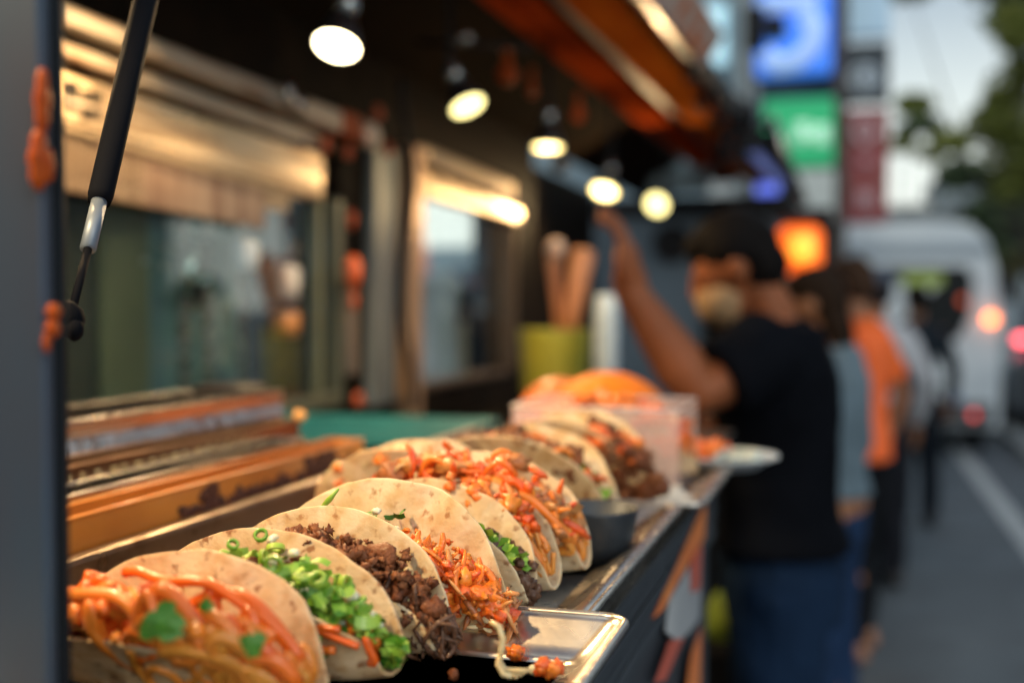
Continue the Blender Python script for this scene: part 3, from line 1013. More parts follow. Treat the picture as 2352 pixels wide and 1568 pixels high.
# ================================================================= TRUCK WALL WITH WINDOWS
XW = -1.15
wl = thing('truck_wall', (XW, 2.6, 0), 'dark truck side wall with two sliding windows over the counter', 'truck')
zin = .19


def wbox(m, y0, y1, z0, z1, x=XW, th=.04):
    return m.box((x - th, y0, H + z0), (x, y1, H + z1))


# window 1: glass opening from y .6 to 2.41 ; below sill
f = M()
wbox(f, .2, 4.15, -1.2, -.235)              # wall below the counter line
wbox(f, .2, 4.15, .352, .75, XW - .001)     # wall above the hoods
wbox(f, 2.44, 2.97, -.2345, .3515)          # dark bay between the windows
wbox(f, 3.82, 4.15, -.2345, .3515, XW, .1)
f.build('wall_panel', darkframe, wl)
g = M(); wbox(g, .2, 2.40, -.20, .25, XW - .022, .004); g.build('sliding_window', glassm, wl)
fr = M(); wbox(fr, .2, 2.44, -.234, -.20, XW + .012, .03); wbox(fr, 2.40, 2.439, -.1995, .25, XW + .012, .03)
fr.build('window_frame', mat('window_frame_metal', (.13, .14, .10), .4, .5), wl, bevel=.004)
fr = M(); wbox(fr, 2.325, 2.345, -.1995, .25, XW + .004, .02); fr.build('window_track', mat('track_metal', (.20, .21, .13), .4, .5), wl, bevel=.003)

k = M()
k.box((-3.4, -1.2, .25), (-3.35, 3.9, 2.3)).box((-3.4, -1.25, .25), (-1.21, -1.2, 2.3)).box((-3.4, -1.25, 2.301), (-1.16, 1.5, 2.36)).box((-1.19, -1.2, .25), (XW - .001, .195, 2.3))
k.build('truck_shell', darkframe, wl)  # unseen shell added to darken the kitchen, roof cut short to admit daylight
# interior seen through window 1
inn = thing('kitchen_cabinet', (-1.6, 2.2, .1), 'teal steel kitchen cabinet with a latch seen through the first window', 'cabinet')
def inb(m, y0, y1, z0, z1, x, th=.02):
    return m.box((x - th, y0, H + z0), (x, y1, H + z1))
XI = -1.24
k = M(); inb(k, .8, 1.66, -.9, .5, XI, .5); k.build('olive_side', olive, inn, bevel=.004)
k = M(); inb(k, 1.665, 1.80, -.9, .5, XI + .01, .5); k.build('olive_strip', mat('light_olive_panel', (.17, .20, .11), .4, c2=(.10, .12, .06), nscale=3), inn, bevel=.004)
k = M(); inb(k, 1.805, 2.16, -.9, .5, XI + .005, .5); k.build('teal_door', tealwall, inn, bevel=.004)
k = M(); inb(k, 2.165, 2.55, -.9, .5, XI, .5); k.build('slate_side', mat('cabinet_slate', (.14, .18, .24), .2, .7, c2=(.22, .16, .12), nscale=2.5, stretch=(1, 5, .6)), inn, bevel=.004)  # slate made lighter and striped to imitate cool reflections
for y_ in (1.90, 1.98, 2.11):  # bright metal strips added to imitate vertical reflections in the window
    k = M(); inb(k, y_, y_ + .028, -.9, .5, XI + .012, .01); k.build('reflection_strip', steel, inn, bevel=.002)
for y_ in (2.20, 2.27, 2.36, 2.45):  # bluish strips added for the cool reflections
    k = M(); inb(k, y_, y_ + .04, -.9, .5, XI + .008, .01); k.build('reflection_strip', mat('reflection_blue_metal', (.35, .42, .52), .22, .9), inn, bevel=.002)
c = P(450, 620, X=XI + .02)
k = M()
k.tube([P(440, 560, X=XI + .03), P(432, 600, X=XI + .045), P(430, 650, X=XI + .045), P(445, 700, X=XI + .03)], [.014, .02, .02, .012], 12)
k.tube([P(452, 655, X=XI + .05), P(485, 632, X=XI + .06)], [.016, .008], 10)
k.build('latch', mat('latch_metal', (.35, .48, .48), .25, .8), inn, smooth=True)
k = M()
k.blob(P(458, 595, X=XI + .055), .006, .013, .02, 3, .1, 2).blob(P(455, 665, X=XI + .058), .01, .02, .016, 4, .1, 2)
k.build('latch_hole', blackm, inn, smooth=True)
k = M()
for px, py in ((378, 570), (372, 612), (330, 600)):
    k.blob(P(px, py, X=XI + .018), .006, .008, .007, px, .05, 1)
k.build('bolt_head', mat('bolt_metal', (.5, .55, .5), .3, .8), inn, smooth=True)

# added jars imitate white-blue reflections in the first window; a tub stands below
for px, py, wv, hv, mm_, lb, nm, cat in (
        (655, 650, .05, .075, mat('reflection_white', (.62, .66, .68), .5, c2=(.5, .4, .35), nscale=10), 'rounded white container imitating a reflection at the right end of the first window', 'reflection_jar', 'jar'),
        (560, 590, .045, .07, mat('reflection_pale_blue', (.50, .62, .75), .35), 'pale blue canister imitating a reflection, beside the white container behind the glass', 'reflection_jar', 'jar'),
        (655, 745, .05, .05, mat('brown_tub', (.50, .22, .08), .4), 'squat brown-orange tub under the white container behind the glass', 'storage_tub', 'tub')):
    c = P(px, py, X=XI + .05)
    tg = thing(nm, c, lb, cat)
    M().lathe([(.0001, -hv / 2), (wv * .9, -hv / 2), (wv, 0), (wv, hv * .42), (wv * .8, hv * .5), (.0001, hv * .5)], 24, Matrix.Translation(c) @ Matrix.Diagonal((.5, 1, 1, 1))).build('body', mm_, tg, smooth=True)
    M().lathe([(.0001, hv * .5), (wv * .7, hv * .5), (wv * .7, hv * .58), (.0001, hv * .58)], 24, Matrix.Translation(c) @ Matrix.Diagonal((.5, 1, 1, 1))).build('lid', whitepl, tg)

# heated hood over window 1: rail, rail, deep panel, hanging ribbed panel
hd = thing('range_hood', (XW, 1.9, H + .3), 'warm lit metal hood with vent slots above the first window', 'hood', 'metal hoods over the windows')
k = M(); wallquad(k, [(60, 133), (745, 352), (745, 462), (60, 257)], XW + .03, .028); k.build('hood_face', warmmetal, hd, bevel=.006)
k = M(); wallquad(k, [(60, 262), (700, 452), (700, 458), (60, 270)], XW + .036, .004); k.build('hood_edge', warmmetal, hd)
k = M(); wallquad(k, [(60, 200), (745, 388), (745, 394), (60, 208)], XW + .0335, .003); k.build('pressed_crease', railm, hd)
k = M(); wallquad(k, [(60, 284), (610, 430), (610, 527), (60, 422)], XW + .012, .006); k.build('lower_panel', mat('ribbed_panel', (.44, .31, .22), .30, .85, c2=(.22, .12, .08), nscale=4, stretch=(1, 6, .5)), hd, bevel=.002)
k = M()
for i in range(26):
    x = 62 + i * 10.5
    k.add([], [])
    a_ = [P(x, 292 + (x - 60) * .265, X=XW + .0135), P(x + 4, 292 + (x - 56) * .265, X=XW + .0135), P(x + 4, 416 + (x - 56) * .19, X=XW + .0135), P(x, 416 + (x - 60) * .19, X=XW + .0135)]
    k.hexa(a_, [p - Vector((.003, 0, 0)) for p in a_])
k.build('rib_row', warmmetal, hd)
k = M(); wallquad(k, [(612, 436), (664, 448), (664, 488), (612, 480)], XW + .010, .006); k.build('lower_panel', warmmetal, hd, bevel=.002)
for (xa_, ya_, xb_, yb_) in ((142, 182, 178, 262), (190, 208, 232, 274)):
    k = M()
    n = 6
    for i in range(n):
        x = xa_ + (xb_ - xa_) * i / (n - 1)
        yy = ya_ + (yb_ - 70 - ya_) * i / (n - 1) * .6
        a_ = [P(x, yy, X=XW + .0325), P(x + 3.2, yy + 1, X=XW + .0325), P(x + 3.2, yy + 70, X=XW + .0325), P(x, yy + 69, X=XW + .0325)]
        k.hexa(a_, [p - Vector((.002, 0, 0)) for p in a_])
    k.build('vent_slots', blackm, hd)
k = M(); wallquad(k, [(60, 60), (735, 306), (735, 345), (60, 100)], XW + .045, .03)
rl = tag(k.build('wall_rail', railm, bevel=.006), 'lower stained metal rail just above the lit hood', 'rail', 'metal rails under the awning')
k = M(); wallquad(k, [(140, 0), (862, 283), (862, 335), (140, 48)], XW + .08, .05)
rl = thing('wall_rail', P(500, 160, X=XW + .05), 'upper thick metal rail with an orange band near its far end', 'rail', 'metal rails under the awning')
k.build('rail_bar', railm, rl, bevel=.008)
k = M(); wallquad(k, [(790, 252), (836, 270), (836, 328), (790, 308)], XW + .084, .058); k.build('orange_band', orangep, rl, bevel=.004)
k = M().blob(P(850, 312, X=XW + .09), .025, .03, .03, 3, .05, 1); k.build('rail_cap', mat('cap_plastic', (.75, .55, .4), .4), rl, smooth=True)
k = M(); k.blob(P(665, 215, X=XW + .09), .012, .02, .03, 6, .2, 2).blob(P(690, 240, X=XW + .09), .012, .02, .02, 7, .2, 2); k.build('rail_clamp', steel, rl, smooth=True)

# bay between the windows: grey pillar, wavy cable, lit pillar, orange tags
pil = thing('grey_pillar', P(888, 930, X=XW + .02), 'grey-green vertical pillar with a black wavy cable right of the first window', 'pillar')
k = M(); wallquad(k, [(862, 330), (914, 348), (906, 925), (858, 935)], XW + .03, .028); k.build('pillar_strip', greypil, pil, bevel=.005)
k = M()
k.tube([P(935 + 14 * math.sin((y - 300) / 78), y, X=XW + .075) for y in range(180, 960, 20)], .010, 10)
tag(k.build('cable', blackrub, smooth=True), 'thick black wavy cable running down between the two pillars', 'cable')
k = M(); wallquad(k, [(950, 330), (976, 338), (972, 960), (946, 960)], XW + .05, .048)
tag(k.build('lit_pillar', mat('warm_lit_tone', (.62, .38, .22), .35, .6), bevel=.006), 'narrow pillar beside the second window, coloured as if warmly lit', 'pillar')  # warm lamp light on this pillar is put into its colour
k = M(); wallquad(k, [(918, 330), (946, 338), (942, 960), (914, 960)], XW + .004, .003)
tag(k.build('brown_strip', mat('brown_panel', (.10, .06, .04), .5)), 'dark brown strip of wall behind the wavy cable', 'panel')
for px, py, s_, lb in ((810, 620, .020, 'long orange tag hanging in the dark bay between the windows'), (808, 500, .010, 'small amber clip above the long orange tag in the dark bay'),
                       (812, 690, .009, 'small olive clip below the long orange tag'), (822, 920, .012, 'round red-orange clip at the foot of the dark bay'),
                       (800, 352, .011, 'small dark red clip below the upper rail end'), (748, 335, .012, 'red clip beside the end of the lower rail'),
                       (892, 345, .012, 'red clip at the top of the grey pillar'), (868, 262, .013, 'dim red clip above the upper rail end')):
    m_ = mat('clip_%d' % px, (.55, .10, .03) if 'red' in lb or 'orange' in lb else (.4, .28, .12), .4)
    k = M()
    cc = P(px, py, X=XW + .06)
    k.tube([cc + Vector((0, 0, s_ * 1.6)), cc + Vector((0, 0, s_ * .6)), cc - Vector((0, 0, s_ * .8)), cc - Vector((0, 0, s_ * (2.6 if 'long' in lb else 1.2)))], [s_ * .5, s_, s_ * .9, s_ * .4], 12)
    tag(k.build('wall_clip', m_, smooth=True, origin=cc), lb, 'clip', 'coloured clips in the dark bay')
k = M(); wallquad(k, [(800, 640), (822, 640), (824, 860), (806, 860)], XW + .03, .02)
tag(k.build('cable_duct', mat('duct_metal', (.14, .11, .09), .5), bevel=.004), 'dull brown upright duct under the long orange tag', 'duct')

# window 2 : open to the far side of the truck, through which the street beyond shows
g = M(); wbox(g, 2.975, 3.80, -.30, .31, XW - .022, .004); g.build('sliding_window', glassm, wl)
fr = M(); wbox(fr, 2.975, 3.815, -.2345, -.215, XW + .012, .03); wbox(fr, 3.80, 3.819, -.2145, .35, XW + .03, .05)
fr.build('window_frame', mat('brown_frame', (.16, .10, .06), .4, .4), wl, bevel=.004)
hd2 = thing('range_hood', (XW, 3.3, H + .35), 'smaller double warm lit metal hood above the second window', 'hood', 'metal hoods over the windows')
k = M(); wallquad(k, [(982, 332), (1182, 418), (1182, 462), (982, 372)], XW + .05, .04); k.build('hood_face', warmmetal, hd2, bevel=.008)
k = M(); wallquad(k, [(978, 388), (1196, 480), (1196, 512), (978, 452)], XW + .035, .03); k.build('hood_edge', warmmetal, hd2, bevel=.008)

# seen through window 2: pale things beyond
beyond = mat('far_white', (.62, .70, .74), .6, c2=(.42, .50, .56), nscale=1.2)
sb = thing('pale_building', (-6.5, 15, 0), 'pale blue-white building seen through the second window', 'building')
M().box((-9, 14, 0), (-3.2, 14.6, 2.25)).build('wall', mat('pale_facade', (.55, .66, .72), .7, c2=(.42, .52, .60), nscale=.6, emit=.0), sb)
fm = M()
for i in range(6):
    for j in range(2):
        fm.box((-8.6 + i * .9, 13.96, .6 + j * .8), (-8.05 + i * .9, 13.998, 1.2 + j * .8))
fm.build('window_row', mat('dim_window', (.12, .16, .22), .2), sb)
# far side interior: white coffee-urn like container and dark machine behind window 2
c = P(1010, 830, X=-1.30)
ur = thing('white_urn', (c.x, c.y, 1.15), 'tall glossy white urn standing behind the second window', 'urn')
pr_ = [(.0001, 0), (.10, 0), (.10, .10), (.072, .22), (.060, .34), (.075, .46), (.08, .52), (.045, .56), (.0001, .56)]
M().lathe([(r_ * .85, 1.15 + z_ * .78) for r_, z_ in pr_], 32, Matrix.Translation((c.x, c.y, 0))).build('urn_body', mat('urn_enamel', (.70, .78, .82), .25, c2=(.45, .5, .55), nscale=5), ur, smooth=True)
k = M(); k.tube([(c.x + .10, c.y - .02, 1.52), (c.x + .13, c.y - .02, 1.4), (c.x + .11, c.y - .02, 1.25)], .012, 8); k.build('urn_handle', blackm, ur, smooth=True)
c = P(1050, 850, X=-1.27)
k = M().box((c.x, c.y - .025, 1.15), (c.x + .03, c.y + .025, 1.42))
tag(k.build('cream_canister', mat('cream_tin', (.62, .52, .40), .5), bevel=.008), 'slim cream canister standing against the white urn', 'canister')
c = P(1118, 800, X=-1.35)
mc = thing('coffee_machine', (c.x, c.y, 1.15), 'dark coffee machine behind the right part of the second window', 'machine')
k = M().box((c.x - .15, c.y - .16, 1.15), (c.x + .08, c.y + .2, 1.54)); k.build('machine_body', mat('machine_black', (.03, .04, .055), .3, c2=(.06, .08, .1), nscale=5), mc, bevel=.03, seg=3)
k = M().box((c.x - .06, c.y - .1, 1.541), (c.x + .07, c.y + .14, 1.575)); k.build('machine_lid', mat('machine_red', (.25, .05, .07), .4), mc, bevel=.01)
c = P(1100, 925, X=-1.2)
tag(M().box((c.x - .05, c.y - .1, 1.13), (c.x + .03, c.y + .1, 1.235)).build('red_carton', mat('carton_red', (.45, .10, .04), .6), bevel=.006), 'low red carton at the foot of the coffee machine', 'carton')
M().box((-2.6, .3, 1.05), (-1.195, 4.1, 1.13)).build('kitchen_worktop', steel)
tag(bpy.data.objects['kitchen_worktop'], 'steel worktop inside the truck below the windows', 'worktop')

# ================================================================= AWNING
aw = thing('awning', (-.8, 3.5, H + .7), 'raised awning flap with dark underside and warm orange boards', 'awning')
Y0, Y1 = .2, 6.9
k = M().hexa([(-1.15, Y0, H + .62), (-.86, Y0, H + .755), (-.86, Y1, H + .755), (-1.15, Y1, H + .62)],
             [(-1.15, Y0, H + .65), (-.86, Y0, H + .785), (-.86, Y1, H + .785), (-1.15, Y1, H + .65)])
k.build('ceiling_panel', ceilm, aw)


def beam(xn, xn2, xf, xf2, z0, z1, m, name, y0=.2, y1=6.9, bev=.006):
    # xn..xn2 at Y 2.7, xf..xf2 at Y 5.9
    def xx(a, b_, y): return a + (b_ - a) * (y - 2.7) / 3.2
    v = [(xx(xn, xf, y0), y0), (xx(xn2, xf2, y0), y0), (xx(xn2, xf2, y1), y1), (xx(xn, xf, y1), y1)]
    return M().hexa([(x, y, H + z0) for x, y in v], [(x, y, H + z1) for x, y in v]).build(name, m, aw, bevel=bev)


beam(-.86, -.725, -.80, -.665, .735, .775, boardm, 'inner_board')
beam(-.722, -.665, -.662, -.60, .758, .80, blackm, 'black_channel')
beam(-.662, -.530, -.597, -.44, .725, .775, boardm2, 'outer_board')
beam(-.527, -.482, -.437, -.375, .752, .80, steel, 'metal_edge')
beam(-.480, -.472, -.373, -.363, .74, .80, blackrub, 'edge_seal')
bn = M()
def bxx(y): return -.475 + .115 * (y - 2.7) / 3.2
ys = [1.2 + i * .2 for i in range(13)]
vs, fs = [], []
for y in ys:
    vs += [(bxx(y), y, H + .745), (bxx(y) + .06, y, H + .84), (bxx(y) + .06, y, H + .844), (bxx(y), y, H + .749)]
for i in range(len(ys) - 1):
    for q in range(4):
        fs.append((i * 4 + q, i * 4 + (q + 1) % 4, i * 4 + 4 + (q + 1) % 4, i * 4 + 4 + q))
bn.add(vs, fs).build('banner_strip', mat('banner_cloth', (.55, .42, .37), .7, c2=(.60, .17, .05), nscale=7, contrast=(.54, .60), spec=.15), aw)
# clips and fixtures along the street edge
for (px, py, D_, s_, lb) in ((1580, 165, 3.6, .030, 'small black clamp highest on the awning edge'), (1612, 225, 4.0, .05, 'black cable clamp in the middle of the awning edge'), (1640, 262, 4.3, .045, 'black clamp on the awning edge next to the flood lamp')):
    c = P(px, py, D=D_)
    k = M()
    k.blob(c, s_ * .7, s_, s_, px, .25, 2, None, 12, 10)
    k.tube([c + Vector((0, 0, s_)), c + Vector((s_ * 1.2, 0, s_ * .6)), c + Vector((s_ * 1.5, 0, -s_ * 1.2)), c + Vector((s_ * .6, 0, -s_ * 2))], s_ * .25, 8)
    tag(k.build('edge_clamp', blackrub, smooth=True, origin=c), lb, 'clamp', 'black clamps along the awning edge')
fl = thing('flood_lamp', P(1710, 330, D=4.6), 'black round-headed flood lamp bracketed to the awning tip', 'lamp')
c = P(1698, 262, D=4.6)
M().blob(c, .075, .075, .065, 2, .06, 1.5, None, 20, 14).build('lamp_head', blackm, fl, smooth=True)
k = M(); k.tube([P(1660, 300, D=4.6), P(1700, 320, D=4.6), P(1770, 275, D=4.6), P(1782, 330, D=4.6)], .022, 10); k.tube([P(1665, 300, D=4.6), P(1650, 400, D=4.7)], .03, 10)
k.build('lamp_bracket', blackm, fl, smooth=True)
# triangular end flap of the awning
a_ = [P(1655, 350, D=4.75), P(1760, 300, D=4.75), P(1845, 470, D=4.75), P(1790, 425, D=4.75)]
k = M().hexa(a_, [p + Vector((.02, .03, 0)) for p in a_])
k.build('end_flap', blackrub, aw)
k = M().tube([P(1768, 268, D=4.7), P(1800, 350, D=4.72), P(1845, 470, D=4.75)], .022, 10); k.build('flap_tube', steel, aw, smooth=True)
a_ = [P(1715, 350, D=4.73), P(1745, 350, D=4.73), P(1805, 425, D=4.73), P(1785, 425, D=4.73)]
k = M().hexa(a_, [p + Vector((.005, .01, 0)) for p in a_]); k.build('blue_flap_reflection', mat('flap_reflection_blue', (.12, .16, .55), .3), aw)  # blue reflection on the flap, put in as a coloured panel

# lamps under the awning
bulb = mat('bulb_glass', (1, .9, .7), .3, emit=18., ecol=(1, .84, .50, 1))
bulby = mat('bulb_yellow_glass', (1, .9, .6), .3, emit=4.5, ecol=(1, .86, .34, 1))
shade = mat('shade_black', (.02, .02, .022), .3, .5)
socketm = mat('socket_metal', (.45, .50, .52), .25, .9)


def spot_lamp(px, py, D_, tiltx, tilty, label, energy, bm=bulb, sc_=1., lit=True, group='spot lamps hanging under the awning'):
    c = P(px, py, D=D_)
    root = thing('spot_lamp', c, label, 'lamp', group)
    rot = Matrix.Rotation(tilty, 4, 'Y') @ Matrix.Rotation(tiltx, 4, 'X')
    mt = Matrix.Translation(c) @ rot
    r = .036 * sc_
    M().lathe([(.0001, 0), (r * .6, -.002), (r * .96, .001), (r * .96, .004), (.0001, .006)], 28, mt).build('bulb_face', bm, root, smooth=True)
    M().lathe([(r, .0), (r * 1.04, .004), (r * .98, .02), (r * .62, .055), (r * .42, .07), (r * .40, .07), (r * .6, .053), (r * .95, .02), (r, .0)], 28, mt).build('shade', shade, root, smooth=True)
    M().lathe([(.0001, .068), (.017, .07), (.02, .085), (.017, .11), (.0001, .112)], 18, mt).build('socket', socketm, root, smooth=True)
    top = mt @ Vector((0, 0, .11))
    zc_ = H + .62 + (top.x + 1.15) * .465
    k = M(); k.tube([top, Vector((top.x, top.y, zc_))], .007, 8); k.lathe([(.0001, -.012), (.028, -.012), (.028, 0), (.0001, 0)], 18, Matrix.Translation((top.x, top.y, zc_ + .004)))
    k.build('stem', blackm, root, smooth=False)
    if energy:
        ld = bpy.data.lights.new('lamp_light', 'SPOT' if energy != 3 else 'POINT')
        ld.energy = energy * (4.4 if energy != 3 else .7)
        if energy != 3: ld.spot_size = R(172); ld.spot_blend = .35
        ld.color = (1, .67, .33)
        ld.shadow_soft_size = .035
        lo = bpy.data.objects.new('lamp_light', ld)
        col.objects.link(lo)
        lo.location = rot.to_3x3() @ Vector((0, 0, -.02 if energy != 3 else -.04))
        lo.rotation_euler = rot.to_euler()
        lo.parent = root
    return root


spot_lamp(773, 108, 1.83, R(-28), 0, 'brightest and nearest spot lamp hanging above the first window', 4.4)
spot_lamp(1075, 245, 2.47, R(-12), R(-28), 'second spot lamp, its tilted face turned to the left', 5, bulby, sc_=1.05)
spot_lamp(1258, 340, 3.12, R(-6), R(0), 'third spot lamp, seen almost edge-on as a flat warm disc', 3, bulby, sc_=1.1)
spot_lamp(1388, 440, 3.84, R(-28), R(8), 'fourth spot lamp, oval and yellow-white, above the raised hand', 3, bulby, sc_=1.2)
spot_lamp(1508, 470, 4.88, R(-60), R(20), 'farthest spot lamp, small and round, beside the slate panel', 4, bulby, sc_=1.25)
c = Vector((-.80, 1.02, H + .43))
for i, (x, y, e_, lb) in enumerate(((-.80, 1.02, 9, 'spot lamp above the near pans, before the nearest visible lamp'), (-.62, .36, 8, 'spot lamp above the near tray corner, closest to the street'))):
    c = Vector((x, y, H + .43))
    dd = (c - Vector((0, 0, H)))
    root = spot_lamp(1176, 784, 1, R(-5), 0, lb, 0)
    root.location = c
    ld = bpy.data.lights.new('lamp_light', 'SPOT'); ld.energy = e_ * 3.5; ld.spot_size = R(150); ld.spot_blend = .6; ld.color = (1, .67, .33); ld.shadow_soft_size = .03
    lo = bpy.data.objects.new('lamp_light', ld); col.objects.link(lo); lo.parent = root; lo.location = (0, 0, -.04)
# bar and small fittings under the ceiling
k = M(); k.tube([P(960, 97, D=2.6), P(1220, 112, D=2.6)], .007, 8)
tag(k.build('lamp_rail', blackm, smooth=True), 'thin black bar crossing under the ceiling above the second lamp', 'rail')
k = M(); k.blob(P(1062, 90, D=2.58), .03, .02, .013, 1, .1, 1); 
tag(k.build('rail_mount', socketm, smooth=True), 'shiny metal mount on the thin bar above the second lamp', 'mount')
for px, py, D_, s_, m_, lb in ((1165, 172, 2.7, .025, orangep, 'larger dim red fitting right of the second lamp'), (1222, 210, 2.9, .014, orangep, 'smallest red fitting under the ceiling, above the third lamp'), (1328, 262, 3.2, .02, orangep, 'amber fitting right of the third lamp stem'), (1284, 380, 3.3, .025, shade, 'dark round fitting hanging just below the third lamp')):
    c = P(px, py, D=D_)
    k = M().blob(c, s_, s_, s_, px, .15, 2, None, 12, 9); k.tube([c, c + Vector((0, 0, .06))], s_ * .5, 8)
    tag(k.build('ceiling_fitting', m_, smooth=True, origin=c), lb, 'fitting')

# ================================================================= THINGS BEHIND THE COUNTER
# yellow-green tub with wooden utensils
c = P(1270, 880, Y=3.0)
tb = thing('yellow_tub', (c.x, c.y, 1.13), 'tall yellow-green tub holding wooden paddles behind the dome lids', 'tub')
a0, a1 = P(1190, 765, Y=3.0), P(1350, 765, Y=3.0)
rr = (a1.x - a0.x) / 2; cx = (a0.x + a1.x) / 2
M().lathe([(.0001, 1.13), (rr * .82, 1.13), (rr * .9, 1.25), (rr, a0.z), (rr * 1.02, a0.z + .01), (rr * .96, a0.z + .008), (rr * .86, 1.25), (rr * .7, 1.16), (.0001, 1.16)], 36, Matrix.Translation((cx, 3.02, 0))).build('tub_body', mat('yellow_green_plastic', (.42, .38, .04), .45, c2=(.30, .32, .04), nscale=6), tb, smooth=True)
def paddle(p0, p1, w0, w1, m_, lb):
    k = M(); k.tube([p0, p0.lerp(p1, .4), p1, p1 + (p1 - p0).normalized() * .01], [w0, w1 * .8, w1, w1 * .6], 12)
    tag(k.build('wooden_paddle', m_, smooth=True, origin=p0), lb, 'utensil', 'wooden paddles in the yellow tub')
wood = mat('paddle_wood', (.62, .27, .12), .5, c2=(.5, .18, .08), nscale=6)
paddle(P(1300, 800, Y=3.02), P(1340, 580, Y=3.0), .022, .033, wood, 'broad orange-brown wooden paddle leaning right in the yellow tub')
paddle(P(1290, 790, Y=3.04), P(1268, 572, Y=3.05), .014, .020, wood, 'thin brown wooden paddle under the pale bokeh blob, leaning left')
k = M().blob(P(1276, 572, Y=3.04), .028, .028, .03, 3, .05, 1); tag(k.build('bokeh_blob', mat('bokeh_pale', (.8, .55, .4), .35), smooth=True), 'pale round blob standing for a bokeh spot above the thin paddle', 'knob')  # pale blob put in for a blurred bright spot
c = P(1392, 850, Y=2.9)
cu = thing('stacked_cups', (c.x, c.y, 1.19), 'stack of pale blue-white cups behind the orange dome lid', 'cups')
M().lathe([(.0001, 0), (.03, 0), (.032, .02)] + [(.030 + .004 * (j % 2), .04 + j * .018) for j in range(9)] + [(.026, .22), (.0001, .22)], 24, Matrix.Translation((c.x, c.y, P(1392, 870, Y=2.9).z))).build('cup_stack', mat('cup_blue_white', (.58, .70, .78), .35), cu, smooth=True)
k = M().box((-1.2, 2.65, .3), (-.42, 4.1, 1.13)); tag(k.build('back_table', darkframe, bevel=.004), 'dark table behind the counter carrying the yellow tub', 'table')
# dark end bay of the truck and the slate box behind
k = M().box((-1.40, 4.16, 0), (-1.30, 5.9, H + .6)); tag(k.build('end_bay', darkframe), 'dark end panel of the truck beyond the second window', 'panel')
sb = thing('slate_kiosk', (-1.0, 6.6, 0), 'slate-blue metal kiosk standing beyond the truck end', 'kiosk')
M().box((-1.75, 6.6, 0), (-.35, 7.6, 2.0)).build('kiosk_wall', slate, sb, bevel=.02)
M().box((-1.80, 6.55, 2.001), (-.3, 7.65, 2.1)).build('kiosk_roof', blackm, sb, bevel=.01)
a_ = P(1545, 560, Y=6.6)
M().lathe([(.0001, 0), (.11, 0), (.11, .02), (.0001, .02)], 28, Matrix.Translation((a_.x, 6.58, a_.z)) @ Matrix.Rotation(R(90), 4, 'X')).build('round_vent', blackm, sb)
M().box((-.80, 6.570, .3), (-.62, 6.598, 1.7)).build('door_strip', darkframe, sb)
k = M(); a_, b_ = P(1490, 375, Y=6.0), P(1630, 440, Y=6.0)
k.box((a_.x, 6.0, b_.z), (b_.x, 6.04, a_.z)); tag(k.build('hanging_board', mat('board_bluegrey', (.22, .32, .36), .5), bevel=.01), 'blue-grey board hanging beyond the farthest spot lamp', 'board')

# ================================================================= PEOPLE
def remeshed(m, name, mt_, parent, vox=.008, sm=4, fold=0.):
    o = m.build(name, mt_, parent, smooth=True)
    md = o.modifiers.new('remesh', 'REMESH')
    md.mode = 'VOXEL'
    md.voxel_size = vox
    md.use_smooth_shade = True
    sm_ = o.modifiers.new('smooth', 'SMOOTH')
    sm_.iterations = sm
    sm_.factor = .6
    if fold:
        tx = bpy.data.textures.new(name + '_folds', 'CLOUDS')
        tx.noise_scale = .09
        dp = o.modifiers.new('folds', 'DISPLACE')
        dp.texture = tx
        dp.strength = fold
        dp.mid_level = .5
    return o


